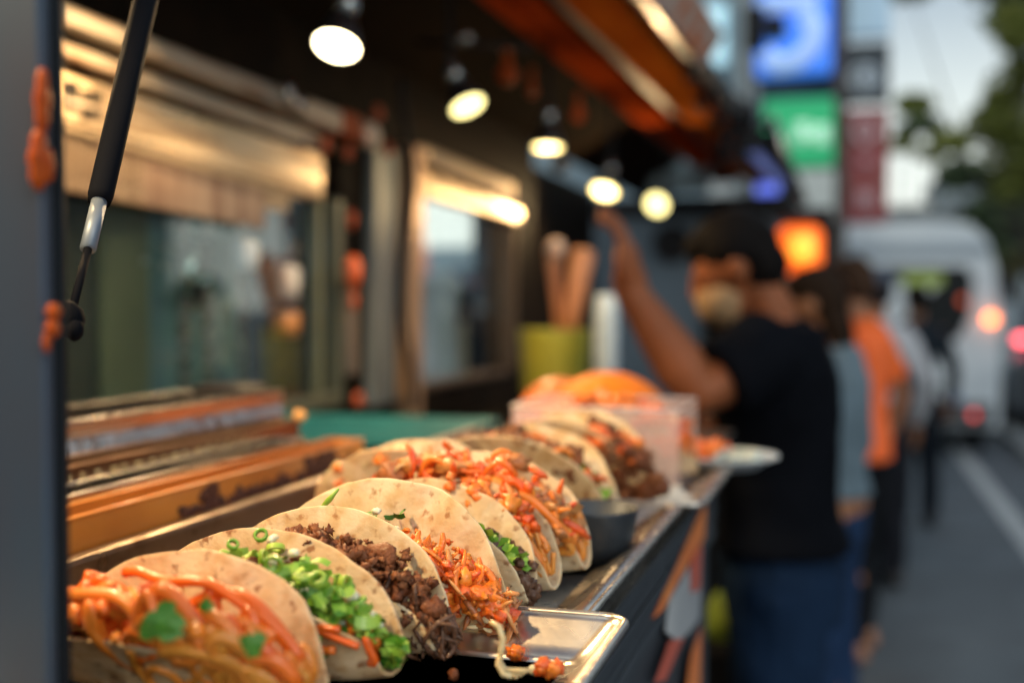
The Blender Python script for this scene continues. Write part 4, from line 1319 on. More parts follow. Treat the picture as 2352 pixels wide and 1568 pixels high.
def person(label, x, y, face, h, shirt, trousers, hair, arm_l=None, arm_r=None, bow=0., lean=0., skinc=(.35, .13, .06), sleeves='short', long_hair=False, vest=None, step=.0, shoe=None, mask=None, cap=None, wide=1., girth=1., arms=1., hand_dir=None):
    """standing figure at (x, y); face: heading (0 = +Y); arms: (elbow, wrist) in body space (right, forward, up) for height 1.7"""
    root = thing('person', (x, y, 0), label, 'person', None, face)
    k_ = h / 1.7
    mt = Matrix.Translation((x, y, 0)) @ Matrix.Rotation(face, 4, 'Z') @ Matrix.Scale(k_, 4)
    r3 = Matrix.Rotation(face, 3, 'Z')
    def W(a, b_, c_): return mt @ Vector((a, b_, c_))
    sk = mat('skin', skinc, .55, sss=.1, spec=.25, c2=tuple(v * .8 for v in skinc), nscale=8)
    sm__ = mat('shirt', shirt, .9, spec=.03, c2=tuple(v * .7 for v in shirt), nscale=6, bump=.5, bscale=30)
    tm = mat('trousers', trousers, .85, spec=.05, c2=tuple(v * .6 for v in trousers), nscale=5, bump=.5, bscale=30)
    hm = mat('hair', hair, .7, spec=.06, bump=.6, bscale=120)
    L = lean

    def loft(m, rings, n=20):
        """rings: (centre in body space, half width, half depth)"""
        vs, fs = [], []
        for c_, rw, rd in rings:
            for q in range(n):
                a = 2 * math.pi * q / n
                ca, sa = math.cos(a), math.sin(a)
                vs.append(W(c_[0] + rw * math.copysign(abs(ca) ** .8, ca), c_[1] + rd * math.copysign(abs(sa) ** .9, sa), c_[2]))
        for i in range(len(rings) - 1):
            for q in range(n):
                fs.append((i * n + q, i * n + (q + 1) % n, (i + 1) * n + (q + 1) % n, (i + 1) * n + q))
        fs.append(tuple(range(n))[::-1]); fs.append(tuple(range((len(rings) - 1) * n, len(rings) * n)))
        return m.add(vs, fs)

    hx, hy, hz = 0, .03 + L + bow * .012, 1.565 - bow * .015
    H0 = Vector((hx, hy - .02, hz - .06))
    pr3 = Matrix.Rotation(-bow * .5, 3, 'X')

    def ell(m_, c_, r_, sd=0, am=0., head=True, rot=None):
        c_ = Vector(c_)
        if head: c_ = H0 + pr3 @ (c_ - H0)
        return m_.blob(W(*c_), r_[0] * k_, r_[1] * k_, r_[2] * k_, sd, am, 2, r3 @ (rot or (pr3 if head else Matrix.Identity(3))), 18, 13)

    def T(m_, pts, rad, n=12):
        return m_.tube([W(*p) for p in pts], [r_ * k_ for r_ in rad], n)
    g_ = girth
    # ---- body, one surface
    b = M()
    tors = [((0, 0, .84), .155, .10), ((0, 0, .92), .165, .115), ((0, L * .2, 1.02), .140, .098), ((0, L * .35, 1.12), .132, .095), ((0, L * .6, 1.24), .155, .108), ((0, L * .8, 1.33), .165, .108), ((0, L * .9, 1.40), .125, .085), ((0, L * .95, 1.44), .06, .06)]
    loft(b, [(c_, rw * wide, rd) for c_, rw, rd in tors])
    T(b, [(0, L * .9 - .01, 1.38), (0, (hy - .02) * .6, 1.46), (hx, hy - .015, hz - .04)], [.056, .050, .050])
    ell(b, (hx, hy, hz + .035), (.074, .093, .092)); ell(b, (hx, hy + .035, hz - .035), (.052, .056, .058)); ell(b, (hx, hy + .055, hz + .02), (.060, .042, .060))
    ell(b, (hx, hy + .103, hz + .005), (.013, .018, .018)); ell(b, (hx, hy + .096, hz + .025), (.009, .014, .026)); ell(b, (hx, hy + .082, hz - .038), (.024, .014, .012)); ell(b, (hx, hy + .075, hz - .078), (.024, .02, .018))
    for s_ in (-1, 1): ell(b, (hx + s_ * .078, hy - .005, hz + .012), (.007, .017, .027))
    al = arm_l or ((-.25, -.03, 1.10), (-.24, .06, .86))
    ar = arm_r or ((.25, -.03, 1.10), (.24, .06, .86))
    arms_j = {}
    for s_, arm, hdv in ((-1, al, hand_dir), (1, ar, None)):
        sh_ = Vector((s_ * .165 * wide, L * .85, 1.375)); el, wr = Vector(arm[0]), Vector(arm[1])
        arms_j[s_] = (sh_, el, wr)
        T(b, [sh_, sh_.lerp(el, .3), sh_.lerp(el, .65), el, el.lerp(wr, .25), el.lerp(wr, .6), wr], [r_ * arms for r_ in (.052, .050, .042, .037, .041, .034, .025)])
        d = (wr - el).normalized() if hdv is None else Vector(hdv).normalized()
        side = d.cross(Vector((0, 1, .01)))
        side = side.normalized() if side.length > .2 else Vector((1, 0, 0))
        pn = side.cross(d).normalized()
        pc = wr + d * .055
        q3 = Matrix((side, pn, d)).transposed()
        ell(b, pc, (.040 * arms, .019 * arms, .055), head=False, rot=q3)
        T(b, [wr - d * .01, wr + d * .04], [.026 * arms, .026 * arms])
        for q in range(4):
            b0 = pc + d * .040 + side * (q - 1.5) * .0195
            ln = (.030, .037, .034, .026)[q]
            f1 = b0 + d * ln + pn * .006; f2 = f1 + d * ln * .7 + pn * .017; f3 = f2 + d * ln * .45 + pn * .022
            T(b, [b0 - d * .01, f1, f2, f3], [.0100, .0095, .0088, .0075], 8)
        t0 = wr + d * .025 - side * .026; t1 = t0 + d * .03 - side * .024 + pn * .012; t2 = t1 + d * .032 - side * .004 + pn * .012
        T(b, [t0, t1, t2], [.014, .011, .009], 8)
        st_ = step * s_
        T(b, [(s_ * .085, 0, .90), (s_ * .09, .01, .70), (s_ * .095, st_ * .5 + .015, .49), (s_ * .10, st_ * .7 - .012, .36), (s_ * .10, st_ - .005, .10), (s_ * .10, st_, .05)], [.088, .078, .052, .055, .036, .036], 16)
        ell(b, (s_ * .105, st_ + .05, .035), (.040, .115, .034), head=False)
    remeshed(b, 'body', sk, root, .006, 3)
    for s_ in (-1, 1):
        ey = M(); ell(ey, (hx + s_ * .030, hy + .086, hz + .036), (.013, .010, .007)); ey.build('eye', blackm, root, smooth=True)
    # ---- hair
    hr = M()
    ell(hr, (hx, hy - .012, hz + .062), (.083, .100, .082), 4, .08)
    ell(hr, (hx, hy - .048, hz + .015), (.077, .062, .075), 6, .10)
    ell(hr, (hx, hy + .050, hz + .098), (.062, .040, .030), 3, .12)
    if long_hair: ell(hr, (hx, hy - .055, hz - .07), (.075, .045, .11), 8, .12)
    remeshed(hr, 'hair', hm, root, .008, 2, .01)
    if mask:
        mk = M(); ell(mk, (hx, hy + .058, hz - .032), (.064, .062, .060), 3, .02); mk.build('face_mask', mat('mask_cloth', mask, .8, spec=.1), root, smooth=True)
    if cap:
        cp_ = M(); ell(cp_, (hx, hy - .01, hz + .085), (.088, .105, .07), 1, .02); ell(cp_, (hx, hy + .10, hz + .07), (.06, .06, .010), 1, .0); cp_.build('cap', mat('cap_cloth', cap, .8), root, smooth=True)
    # ---- clothes
    s = M()
    loft(s, [((c_[0], c_[1], c_[2]), rw * wide * g_ * 1.05 + .010, rd * g_ * 1.08 + .014) for c_, rw, rd in ([((0, 0, .955), .168, .118)] + tors[2:7] + [((0, L * .92, 1.425), .098, .080)])])
    T(s, [(0, L * .9 - .01, 1.38), (0, L * .95, 1.43)], [.092, .078], 16)
    for s_ in (-1, 1):
        sh_, el, wr = arms_j[s_]
        if sleeves == 'long':
            T(s, [sh_ - Vector((s_ * .03, 0, 0)), sh_.lerp(el, .3), sh_.lerp(el, .7), el, el.lerp(wr, .5), el.lerp(wr, .95)], [.066, .062, .055, .050, .046, .036], 14)
        else:
            T(s, [sh_ - Vector((s_ * .03, 0, 0)), sh_.lerp(el, .3), sh_.lerp(el, .72)], [.074 * arms, .066 * arms, .062 * arms], 14)
    remeshed(s, 'shirt', sm__, root, .009, 4, .012)
    if vest:
        v = M()
        loft(v, [((c_[0], c_[1], c_[2]), rw * wide * g_ * 1.05 + .022, rd * g_ * 1.08 + .026) for c_, rw, rd in ([((0, 0, .84), .165, .118)] + tors[1:6])] + [((0, L * .9, 1.40), .115, .10)])
        remeshed(v, 'vest', mat('vest_cloth', vest, .7, spec=.1), root, .010, 4, .012)
    p = M()
    loft(p, [((0, 0, .80), .165 * wide * g_, .118 * g_), ((0, 0, .90), .172 * wide * g_, .124 * g_), ((0, 0, .99), .150 * wide * g_, .108 * g_)])
    for s_ in (-1, 1):
        st_ = step * s_
        T(p, [(s_ * .085, 0, .88), (s_ * .09, .01, .70), (s_ * .095, st_ * .5 + .012, .48), (s_ * .10, st_ * .75, .30), (s_ * .10, st_, .065)], [.102 * g_, .094 * g_, .076, .068, .062], 16)
    remeshed(p, 'trousers', tm, root, .009, 4, .014)
    sh_m = mat('shoe', shoe or (.03, .03, .035), .5)
    for s_ in (-1, 1):
        q = M(); ell(q, (s_ * .105, step * s_ + .045, .042), (.050, .140, .045), 2, .04, head=False); ell(q, (s_ * .105, step * s_ - .02, .06), (.046, .06, .055), 2, .04, head=False); remeshed(q, 'shoe', sh_m, root, .008, 2)
    return root


def to_body(p, x, y, face, h):
    mt = Matrix.Translation((x, y, 0)) @ Matrix.Rotation(face, 4, 'Z') @ Matrix.Scale(h / 1.7, 4)
    return tuple(mt.inverted() @ Vector(p))


mx, my, mf, mh = -.130, 2.50, R(88), 1.70
elb, wri = P(1605, 905, D=2.22), P(1450, 672, D=2.25)
elb2, wri2 = P(1700, 1010, D=2.50), P(1610, 1000, D=2.42)
person('man in a black t-shirt raising one bare arm towards the lamps', mx, my, mf, mh, (.005, .006, .009), (.012, .028, .065), (.006, .005, .005),
       arm_l=(to_body(elb, mx, my, mf, mh), to_body(wri, mx, my, mf, mh)), arm_r=(to_body(elb2, mx, my, mf, mh), to_body(wri2, mx, my, mf, mh)),
       bow=.9, lean=.03, skinc=(.25, .080, .030), mask=(.34, .22, .12), girth=1.05, step=.03, arms=1.32, hand_dir=(-.05, .12, 1))
c = P(1908, 900, D=3.45)
person('person in a grey-blue long-sleeved top and blue jeans, right behind the man in black', c.x, c.y, R(75), 1.60, (.15, .21, .26), (.02, .045, .11), (.02, .012, .008), bow=.5, long_hair=True, sleeves='long', skinc=(.33, .15, .08), girth=.92, wide=.9)
c = P(1970, 900, D=4.75)
person('person in a bright orange vest and black trousers, third in line', c.x, c.y, R(50), 1.68, (.85, .16, .04), (.012, .014, .018), (.05, .028, .018), bow=.2, vest=(.92, .17, .05), sleeves='short', skinc=(.35, .17, .1), shoe=(.35, .16, .09), step=.06, wide=.64, girth=.92)
c = P(2014, 860, D=5.9)
person('person in a white shirt standing behind the orange vest', c.x, c.y, R(20), 1.66, (.55, .57, .62), (.02, .022, .03), (.02, .02, .025), sleeves='long', wide=.85, cap=(.06, .08, .12), skinc=(.33, .15, .08))
c = P(2105, 860, D=7.6)
person('person all in dark clothes before the van, farthest in the line', c.x, c.y, R(10), 1.62, (.025, .032, .042), (.02, .025, .035), (.015, .012, .01), sleeves='long', wide=.8, skinc=(.3, .14, .08))
# small green bag at the man's feet
c = P(1655, 1400, D=2.7)
bgm = mat('lime_cloth', (.35, .48, .06), .7, c2=(.2, .3, .04), nscale=12)
bg_ = thing('shopping_bag', (c.x, c.y, .0), 'lime green topped shopping bag standing on the road by the counter', 'bag')
M().box((c.x - .06, c.y - .08, 0), (c.x + .10, c.y + .08, c.z - .06)).build('bag_body', blackm, bg_, bevel=.02)
k = M().blob((c.x + .01, c.y, c.z - .02), .055, .055, .06, 4, .3, 3, None, 14, 10); k.build('bag_content', bgm, bg_, smooth=True)

# ================================================================= VEHICLES
vanw = mat('van_paint', (.80, .85, .90), .3, c2=(.74, .80, .86), nscale=2, coat=.6)
vang = mat('van_glass', (.008, .011, .014), .3, spec=.15)
tyre = mat('tyre_rubber', (.015, .015, .015), .8)
Yv = 12.0
va, vb = P(1925, 900, Y=Yv).x - .28, P(2285, 900, Y=Yv).x
van = thing('parked_van', ((va + vb) / 2, Yv + 2.2, 0), 'white van with a dark rear window and lit orange tail lamp on the road', 'van')
k = M()
vs, fs = [], []
cx = (va + vb) / 2; hw = (vb - va) / 2
secs = [(0, .0), (.05, .0), (.9, .03), (4.3, .03), (4.9, .18)]
outl = [(1, .32), (1.0, .9), (.995, 1.30), (.95, 1.85), (.86, 2.12), (.70, 2.25), (.35, 2.29)]
prof = outl + [(-a, b_) for a, b_ in outl[::-1]]
for (dy, ins) in secs:
    for a, z in prof:
        zz = z if dy > .04 or z < 1.3 else z
        yy = Yv + dy + (0 if dy > 2 else max(0, (z - 1.2)) * .12)
        vs.append((cx + a * hw * (1 - ins), yy, zz - (ins * .8 if z > 1 else 0)))
n = len(prof)
for i in range(len(secs) - 1):
    for q in range(n):
        fs.append((i * n + q, i * n + (q + 1) % n, (i + 1) * n + (q + 1) % n, (i + 1) * n + q))
fs += [tuple(range(n)), tuple(range((len(secs) - 1) * n, len(secs) * n))[::-1]]
k.add(vs, fs).build('body', vanw, van, bevel=.05, seg=3)


def vq(pts, y, th=.012):
    a = [Vector((P(px, py, Y=y).x, y + max(0, P(px, py, Y=y).z - 1.2) * .12 - th, P(px, py, Y=y).z)) for px, py in pts]
    b_ = [p + Vector((0, th * .8, 0)) for p in a]
    n_ = len(a)
    return M().add(a + b_, [tuple(range(n_)), tuple(range(n_, 2 * n_))[::-1]] + [(i, i + n_, (i + 1) % n_ + n_, (i + 1) % n_) for i in range(n_)])


vq([(1930, 612), (2222, 612), (2236, 640), (2230, 720), (2205, 770), (2150, 800), (2120, 870), (2060, 1010), (1930, 1010)], Yv).build('rear_window', vang, van)
vq([(2075, 626), (2165, 626), (2165, 655), (2075, 655)], Yv, .02).build('destination_sign', mat('destination_sign', (.25, .32, .08), .5, emit=.25, ecol=(.45, .6, .12)), van)
vq([(1925, 560), (2270, 560), (2275, 585), (1925, 585)], Yv, .02).build('roof_trim', mat('van_trim', (.36, .43, .50), .4), van, bevel=.004)
vq([(2180, 905), (2205, 905), (2205, 925), (2180, 925)], Yv, .018).build('badge', mat('badge_blue', (.08, .18, .45), .4), van)
for px, py, r_, cl, e_, nm in ((2276, 732, .055, (1, .25, .07), 6.5, 'tail_lamp'), (2236, 952, .045, (.75, .06, .05), 2.6, 'tail_lamp'), (2212, 690, .04, (.5, .08, .03), 1.2, 'tail_lamp')):
    c = P(px, py, Y=Yv - .06)
    M().blob(c, r_, .03, r_, 1, .02, 1, None, 16, 10).build(nm, mat('lamp_%d' % px, cl, .3, emit=e_, ecol=cl), van, smooth=True)
M().box((va + .02, Yv - .08, .30), (vb - .03, Yv + .02, .52)).build('bumper', mat('bumper_grey', (.09, .10, .11), .5), van, bevel=.03)
for x in (va + .12, vb - .12):
    for y in (Yv + .7, Yv + 3.8):
        M().lathe([(.0001, -.1), (.2, -.1), (.31, -.08), (.33, 0), (.31, .08), (.2, .1), (.0001, .1)], 28, Matrix.Translation((x, y, .33)) @ Matrix.Rotation(R(90), 4, 'Y')).build('wheel', tyre, van, smooth=True)


def car(x0, x1, y0, colr, label, lamps, glow):
    root = thing('parked_car', ((x0 + x1) / 2, y0 + 2, 0), label, 'car', 'cars on the road')
    k = M(); vs, fs = [], []
    cx, hw = (x0 + x1) / 2, (x1 - x0) / 2
    side = [(0, .35), (.0, .85), (.25, 1.0), (.7, 1.38), (1.3, 1.48), (2.4, 1.46), (3.1, 1.02), (4.1, .88), (4.3, .5), (4.2, .3)]
    for s_ in (-1, -.8, .8, 1):
        for dy, z in side:
            tum = .0 if z < 1.02 else .16
            vs.append((cx + s_ * (hw - (tum if abs(s_) == 1 else tum * .6)), y0 + dy, z + (.02 if abs(s_) < 1 else 0)))
    n = len(side)
    for i in range(3):
        for q in range(n):
            fs.append((i * n + q, i * n + (q + 1) % n, (i + 1) * n + (q + 1) % n, (i + 1) * n + q))
    fs += [tuple(range(n)), tuple(range(3 * n, 4 * n))[::-1]]
    k.add(vs, fs).build('body', colr, root, bevel=.05, seg=3)
    b_ = [(cx - hw * .7, y0 + .23, 1.02), (cx + hw * .7, y0 + .23, 1.02), (cx + hw * .62, y0 + .64, 1.38), (cx - hw * .62, y0 + .64, 1.38)]
    M().hexa([Vector(p) + Vector((0, -.02, .012)) for p in b_], b_).build('rear_window', vang, root)
    for s_ in (-1, 1):
        c = Vector((cx + s_ * hw * .86, y0 - .005 + .23, 1.10))
        M().blob(c, .09, .03, .05, 1, .02, 1, None, 14, 9).build('tail_lamp', mat('car_lamp', (.7, .05, .05), .3, emit=glow, ecol=(.9, .10, .12)), root, smooth=True)
        for y in (y0 + .8, y0 + 3.4):
            M().lathe([(.0001, -.1), (.2, -.1), (.30, -.08), (.31, 0), (.30, .08), (.2, .1), (.0001, .1)], 24, Matrix.Translation((cx + s_ * (hw - .08), y, .31)) @ Matrix.Rotation(R(90), 4, 'Y')).build('wheel', tyre, root, smooth=True)
    return root


car(1.74, 3.44, 13.5, mat('car_dark', (.035, .045, .06), .25, coat=.6), 'dark car with glowing red tail lamps at the right picture edge', 2, 7)
car(2.3, 4.0, 21, mat('car_grey', (.35, .40, .46), .3, coat=.6), 'pale grey car farther along the road behind the dark car', 2, 4)

# ================================================================= SIGNS, BUILDINGS, TREES
def face_rect(m, px0, py0, px1, py1, Y, th=.15):
    a, b_ = P(px0, py1, Y=Y), P(px1, py0, Y=Y)
    return m.box((a.x, Y, a.z), (b_.x, Y + th, b_.z))


fac = mat('facade_blue_grey', (.30, .40, .46), .7, c2=(.20, .27, .32), nscale=.9)
Yb = 11
b1 = thing('grey_building', (P(1650, 700, Y=Yb).x, Yb + 2, 0), 'blue-grey building with pale lit windows rising behind the awning tip', 'building')
a_, b_ = P(1400, 700, Y=Yb), P(1745, 700, Y=Yb)
M().box((a_.x - 1.0, Yb, 0), (b_.x, Yb + 4, 6.5)).build('wall', fac, b1)
k = M(); face_rect(k, 1690, -150, 1738, 560, Yb - .12, .118); k.build('pilaster', mat('pilaster_grey', (.34, .38, .40), .7), b1)
for (x0_, y0_, x1_, y1_) in ((1612, 10, 1668, 70), (1612, 80, 1668, 150), (1590, 180, 1640, 250), (1612, 310, 1668, 360)):
    k = M(); face_rect(k, x0_, y0_, x1_, y1_, Yb - .06, .058); k.build('window', mat('lit_window', (.5, .75, .85), .3, emit=.75, ecol=(.50, .82, .95)), b1)
k = M(); face_rect(k, 1625, 395, 1690, 500, Yb - .4, .05); tag(k.build('pale_board', whitepl, bevel=.01), 'pale upright board under the awning flap by the blue sign', 'sign')

Ys = 9.0
def sign(name, pts, Y, m_, label, group=None, deco=None, emitm=None):
    (x0_, y0_, x1_, y1_) = pts
    a, b_ = P(x0_, y1_, Y=Y), P(x1_, y0_, Y=Y)
    root = thing(name, ((a.x + b_.x) / 2, Y, a.z), label, 'sign', group)
    M().box((a.x, Y, a.z), (b_.x, Y + .18, b_.z)).build('sign_case', m_, root, bevel=.015)
    if deco:
        for nm, fn, dmn in deco:
            k = M(); fn(k); k.build(nm, dmn, root, smooth=True)
    return root


def strokes(k, lines, Y, r):
    for ln in lines:
        k.tube([P(x, y, Y=Y - .012) for x, y in ln], r, 8)


def mark_mat(nm, c, e): return mat(nm, c, .5, emit=e, ecol=c)


blue = mat('sign_blue', (.06, .20, .75), .4, emit=.75, ecol=(.05, .23, .95))
arc = [(1760, 125), (1790, 150), (1830, 140), (1865, 105), (1872, 60), (1850, 30)]
sign('blue_sign', (1735, -60, 1912, 172), Ys, blue, 'large lit blue sign with a thick white curved emblem', None,
     [('emblem', lambda k: (strokes(k, [arc], Ys, .075), strokes(k, [[(1745, 12), (1800, 8), (1880, 2)]], Ys, .07)), mark_mat('emblem_white', (.42, .60, .95), .5))])
sign('green_sign', (1752, 222, 1916, 382), Ys, mat('sign_green', (.02, .35, .14), .4, emit=.45, ecol=(.02, .50, .20)), 'lit green sign with blurred white characters', None,
     [('characters', lambda k: strokes(k, [[(1825, 290), (1862, 288)], [(1842, 285), (1842, 330)], [(1825, 312), (1865, 312)], [(1878, 288), (1878, 330)], [(1870, 300), (1900, 300)], [(1895, 288), (1895, 330)]], Ys, .028), mark_mat('mark_pale_green', (.5, .85, .65), .6))])
sign('white_sign', (1815, 388, 1918, 505), Ys, mat('sign_white', (.62, .66, .64), .5), 'plain off-white sign board hanging under the green sign')
sign('black_sign', (1932, 95, 2045, 236), Ys + .6, mat('sign_black', (.03, .045, .06), .4), 'black square sign with a pale ring of characters', None,
     [('ring_mark', lambda k: strokes(k, [[(1985 + 32 * math.cos(q / 3), 180 + 26 * math.sin(q / 3)) for q in range(20)], [(1965, 178), (2008, 182)], [(1985, 160), (1985, 205)]], Ys + .6, .024), mark_mat('mark_grey', (.45, .52, .58), .15))])
sign('pale_blue_sign', (1932, -60, 2045, 84), Ys + .6, mat('sign_pale_blue', (.42, .58, .72), .4, emit=.25, ecol=(.45, .68, .85)), 'pale blue sign directly above the black square sign')
sign('red_sign', (1940, 248, 2042, 512), Ys + .6, mat('sign_red', (.32, .05, .06), .4, c2=(.22, .07, .05), nscale=3, emit=.08, ecol=(.5, .05, .08)), 'tall dark red banner sign with pale round marks', None,
     [('mark', (lambda ln: (lambda k: strokes(k, [ln], Ys + .6, .026)))(ln_), mark_mat('mark_rose', (.62, .42, .45), .1)) for ln_ in ([(1985 + 22 * math.cos(q / 3), 302 + 24 * math.sin(q / 3)) for q in range(20)], [(1975, 372), (2000, 372)], [(1978, 440), (1978, 480)], [(1995, 440), (1995, 480)])])
sp = thing('sign_post', (P(1930, 700, Y=9.3).x, 9.3, 0), 'tall dark post and wall strip carrying the stacked street signs', 'post')
a_, b_ = P(1912, 700, Y=9.3), P(1938, 700, Y=9.3)
M().box((a_.x, 9.3, 0), (b_.x, 9.5, 5.5)).build('post_shaft', mat('post_brown', (.07, .065, .065), .6, c2=(.12, .08, .06), nscale=3), sp)
M().box((P(1740, 700, Y=9.4).x, 9.52, 0), (a_.x + .1, 9.7, 5.5)).build('wall_strip', mat('wall_dark_teal', (.035, .06, .07), .6), sp)
# traffic camera box left of the blue sign
c = P(1745, 55, Y=8.2)
tc_ = thing('camera_box', c, 'black box and mast in front of the blue sign', 'lamp')
k = M(); face_rect(k, 1708, 10, 1758, 112, 8.2, .15); k.build('box_housing', blackm, tc_, bevel=.02)
k = M(); face_rect(k, 1760, 30, 1803, 84, 8.1, .2); k.build('box_hood', blackm, tc_, bevel=.02)
k = M(); face_rect(k, 1716, 112, 1728, 830, 8.25, .07); k.build('mast', blackm, tc_)
# small blue-violet lit board and amber lantern
sign('violet_sign', (1735, 398, 1786, 492), 7.4, mat('sign_violet', (.12, .18, .8), .4, emit=.7, ecol=(.14, .20, .95)), 'small blue-violet lit sign under the awning flap')
Yl = 5.2
ln_ = thing('amber_lantern', P(1835, 640, Y=Yl), 'square glowing amber lantern behind the head of the man in black', 'lantern')
a_, b_ = P(1782, 628, Y=Yl), P(1888, 514, Y=Yl)
M().box((a_.x, Yl, a_.z), (b_.x, Yl + .18, b_.z)).build('lantern_glass', mat('lantern_amber', (1, .3, .05), .4, emit=1.25, ecol=(1, .11, .006)), ln_, bevel=.05, seg=4)
M().blob(P(1842, 570, Y=Yl - .01), .055, .03, .06, 2, .05, 1, None, 14, 10).build('lantern_bulb', mat('lantern_core', (1, .6, .15), .4, emit=1.8, ecol=(1, .42, .03)), ln_, smooth=True)
c = P(1835, 505, Y=Yl)
k = M(); k.box((c.x - .12, Yl - .01, c.z - .0), (c.x + .14, Yl + .19, c.z + .05)); k.box((c.x + .10, Yl + .05, .0), (c.x + .15, Yl + .10, c.z - .001)); k.build('lantern_bracket', blackm, ln_, bevel=.006)

# far buildings
def building(x0, x1, y0, hgt, m_, label, wins, wm, dep=8, name='far_building', cat='building', zoff=0):
    root = thing(name, ((x0 + x1) / 2, y0 + dep / 2, 0), label, cat)
    M().box((x0, y0, 0), (x1, y0 + dep, hgt)).build('wall', m_, root)
    M().box((x0 - .2, y0 - .2, hgt + .002), (x1 + .2, y0 + dep, hgt + .4)).build('roof', mat('roof_grey', (.15, .17, .18), .8), root)
    nx, nz = wins
    for i in range(nx):
        for j in range(nz):
            w_ = (x1 - x0) / nx; hh = (hgt - 1) / nz
            M().box((x0 + (i + .2) * w_, y0 - .05, .8 + (j + .2) * hh), (x0 + (i + .8) * w_, y0 - .002, .8 + (j + .8) * hh)).build('window', wm, root)
    return root


wdark = mat('window_dark', (.06, .09, .12), .15)
wlit = mat('window_pale', (.5, .6, .66), .2, emit=.15, ecol=(.6, .75, .9))
building(-1.2, 2.8, 34, 3.9, mat('facade_white_blue', (.58, .70, .76), .7, c2=(.45, .55, .62), nscale=.5), 'low pale blue-white building above the van roof', (4, 1), wlit)
building(3.0, 9.5, 40, 5.6, mat('facade_grey', (.22, .27, .30), .7, c2=(.30, .35, .38), nscale=.4), 'grey building behind the trees at the right', (5, 2), wdark)
building(10, 22, 46, 12, mat('facade_slate', (.12, .17, .22), .7, c2=(.18, .23, .28), nscale=.3), 'tall slate-grey building at the right picture edge', (6, 4), wdark)
building(-7, -1.5, 30, 9, mat('facade_mid_grey', (.25, .32, .36), .7), 'mid-grey building far behind the signs', (4, 3), wlit)
# the other side of the street: what the windows and the steel mirror
building(7.5, 9.0, 1, 7, mat('facade_pale_opposite', (.16, .19, .22), .7, c2=(.10, .12, .14), nscale=.6), 'pale building across the street facing the counter', (1, 3), wlit, dep=14)

barkm = mat('bark', (.06, .05, .04), .8, c2=(.03, .025, .02), nscale=9)


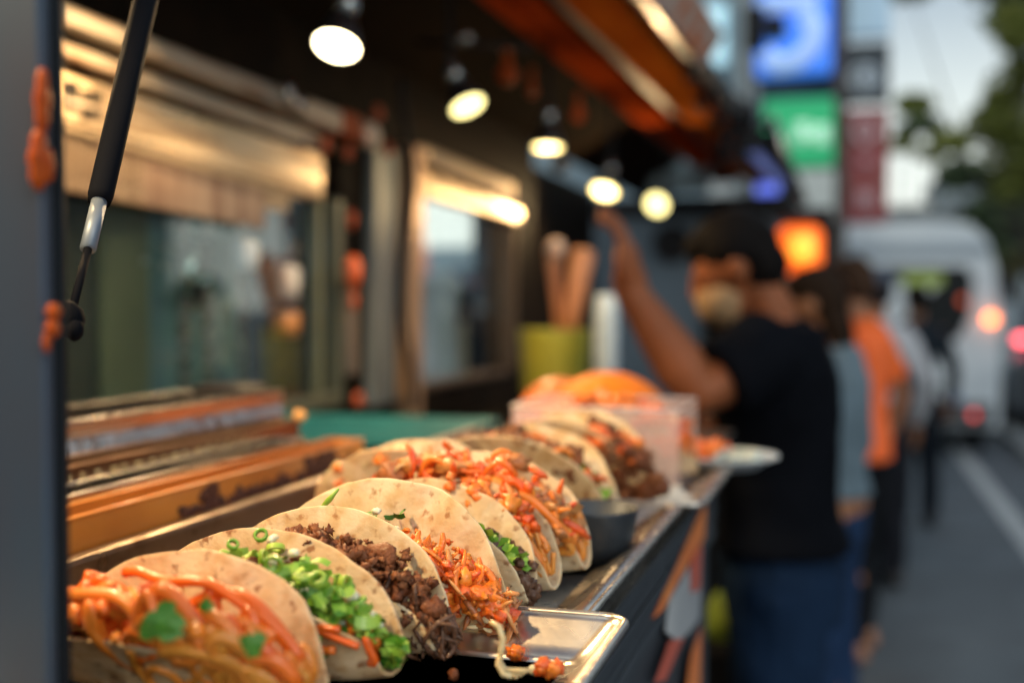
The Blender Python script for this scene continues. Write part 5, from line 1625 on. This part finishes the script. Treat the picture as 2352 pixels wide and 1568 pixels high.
def tree(x, y, hgt, clumps, m_, label, n=3600, leaf_=.16, trunk_r=.16, sd=1):
    root = thing('tree', (x, y, 0), label, 'tree', 'street trees at the right')
    rr_ = random.Random(sd)
    k = M()
    k.tube([(x, y, 0), (x + .05, y, hgt * .3), (x - .05, y + .1, hgt * .55)], [trunk_r, trunk_r * .8, trunk_r * .6], 10)
    for (dx, dy, dz, r_) in clumps:
        e_ = Vector((x + dx, y + dy, dz))
        k.tube([(x - .03, y + .08, hgt * .45), Vector((x, y, hgt * .5)).lerp(e_, .55) + Vector((0, 0, -.1)), e_], [trunk_r * .30, trunk_r * .16, trunk_r * .05], 7)
    k.build('trunk', barkm, root, smooth=True)
    vs, fs = [], []
    tot = sum(c_[3] ** 2 for c_ in clumps)
    for (dx, dy, dz, r_) in clumps:
        for i in range(int(n * r_ * r_ / tot)):
            d = Vector((rr_.gauss(0, 1), rr_.gauss(0, 1), rr_.gauss(0, 1))).normalized() * (rr_.random() ** .5)
            p = Vector((x + dx + d.x * r_, y + dy + d.y * r_, dz + d.z * r_ * .62))
            if noise.noise(p * 1.1) < -.06: continue
            rt3 = Matrix.Rotation(rr_.uniform(0, 6.3), 3, 'Z') @ Matrix.Rotation(rr_.uniform(0, 1.5), 3, 'X')
            s_ = leaf_ * rr_.uniform(.6, 1.3)
            q = len(vs)
            for a, b_ in ((-.5, 0), (0, -.28), (.5, 0), (0, .28)):
                vs.append(p + rt3 @ Vector((a * s_, b_ * s_, 0)))
            fs.append((q, q + 1, q + 2, q + 3))
    M().add(vs, fs).build('crown', m_, root)
    return root


lf1 = mat('leaf_green', (.13, .17, .035), .6, island=(.32, .33, .08), spec=.3)
lf2 = mat('leaf_olive', (.16, .16, .03), .6, island=(.28, .26, .05), spec=.3)
lf3 = mat('leaf_dark', (.05, .085, .05), .6, island=(.12, .16, .07), spec=.3)
def crown_at(x, y, spots):
    """clumps given by where they are seen"""
    out = []
    for px, py, r_ in spots:
        p = P(px, py, Y=y)
        out.append((p.x - x, 0, p.z, r_))
    return out


y = 17; x = P(2420, 700, Y=y).x
tree(x, y, 3.2, crown_at(x, y, [(2330, 200, .62), (2380, 330, .75), (2280, 290, .45), (2230, 240, .3), (2420, 120, .8), (2310, 420, .40), (2200, 320, .38), (2340, 60, .5)]), lf1, 'nearest leafy green tree reaching in from the right edge', 9000, .17, sd=2)
y = 24; x = P(2330, 700, Y=y).x
tree(x, y, 3.4, crown_at(x, y, [(2290, 30, .5), (2330, -20, .9), (2120, 300, .5), (2210, 400, .55), (2320, 500, .9), (2090, -20, .4), (2280, 560, .7), (2350, 420, .8)]), lf3, 'dark loose tree behind the nearest one, its branches open to the bright sky', 11000, .24, sd=5)
y = 28; x = P(2345, 700, Y=y).x
tree(x, y, 2.4, crown_at(x, y, [(2330, 590, .8), (2290, 540, .5), (2380, 560, .8)]), lf2, 'low yellow-green tree right of the van roof', 5000, .24, sd=7)
y = 31; x = P(2070, 700, Y=y).x
tree(x, y, 4.2, crown_at(x, y, [(2060, 320, .6), (2100, 240, .5), (2140, 350, .4)]), lf1, 'pale distant tree right of the red sign', 3600, .24, sd=9)

# ================================================================= RENDER SETTINGS
sc.view_settings.view_transform = 'Standard'
sc.view_settings.look = 'None'
sc.view_settings.gamma = 1
sc.view_settings.exposure = -.08
sc.render.engine = 'CYCLES'
sc.cycles.use_denoising = True
sc.cycles.denoiser = 'OPENIMAGEDENOISE'
sc.cycles.max_bounces = 8
sc.cycles.sample_clamp_indirect = 6
sc.cycles.sample_clamp_direct = 0
sc.cycles.use_light_tree = True
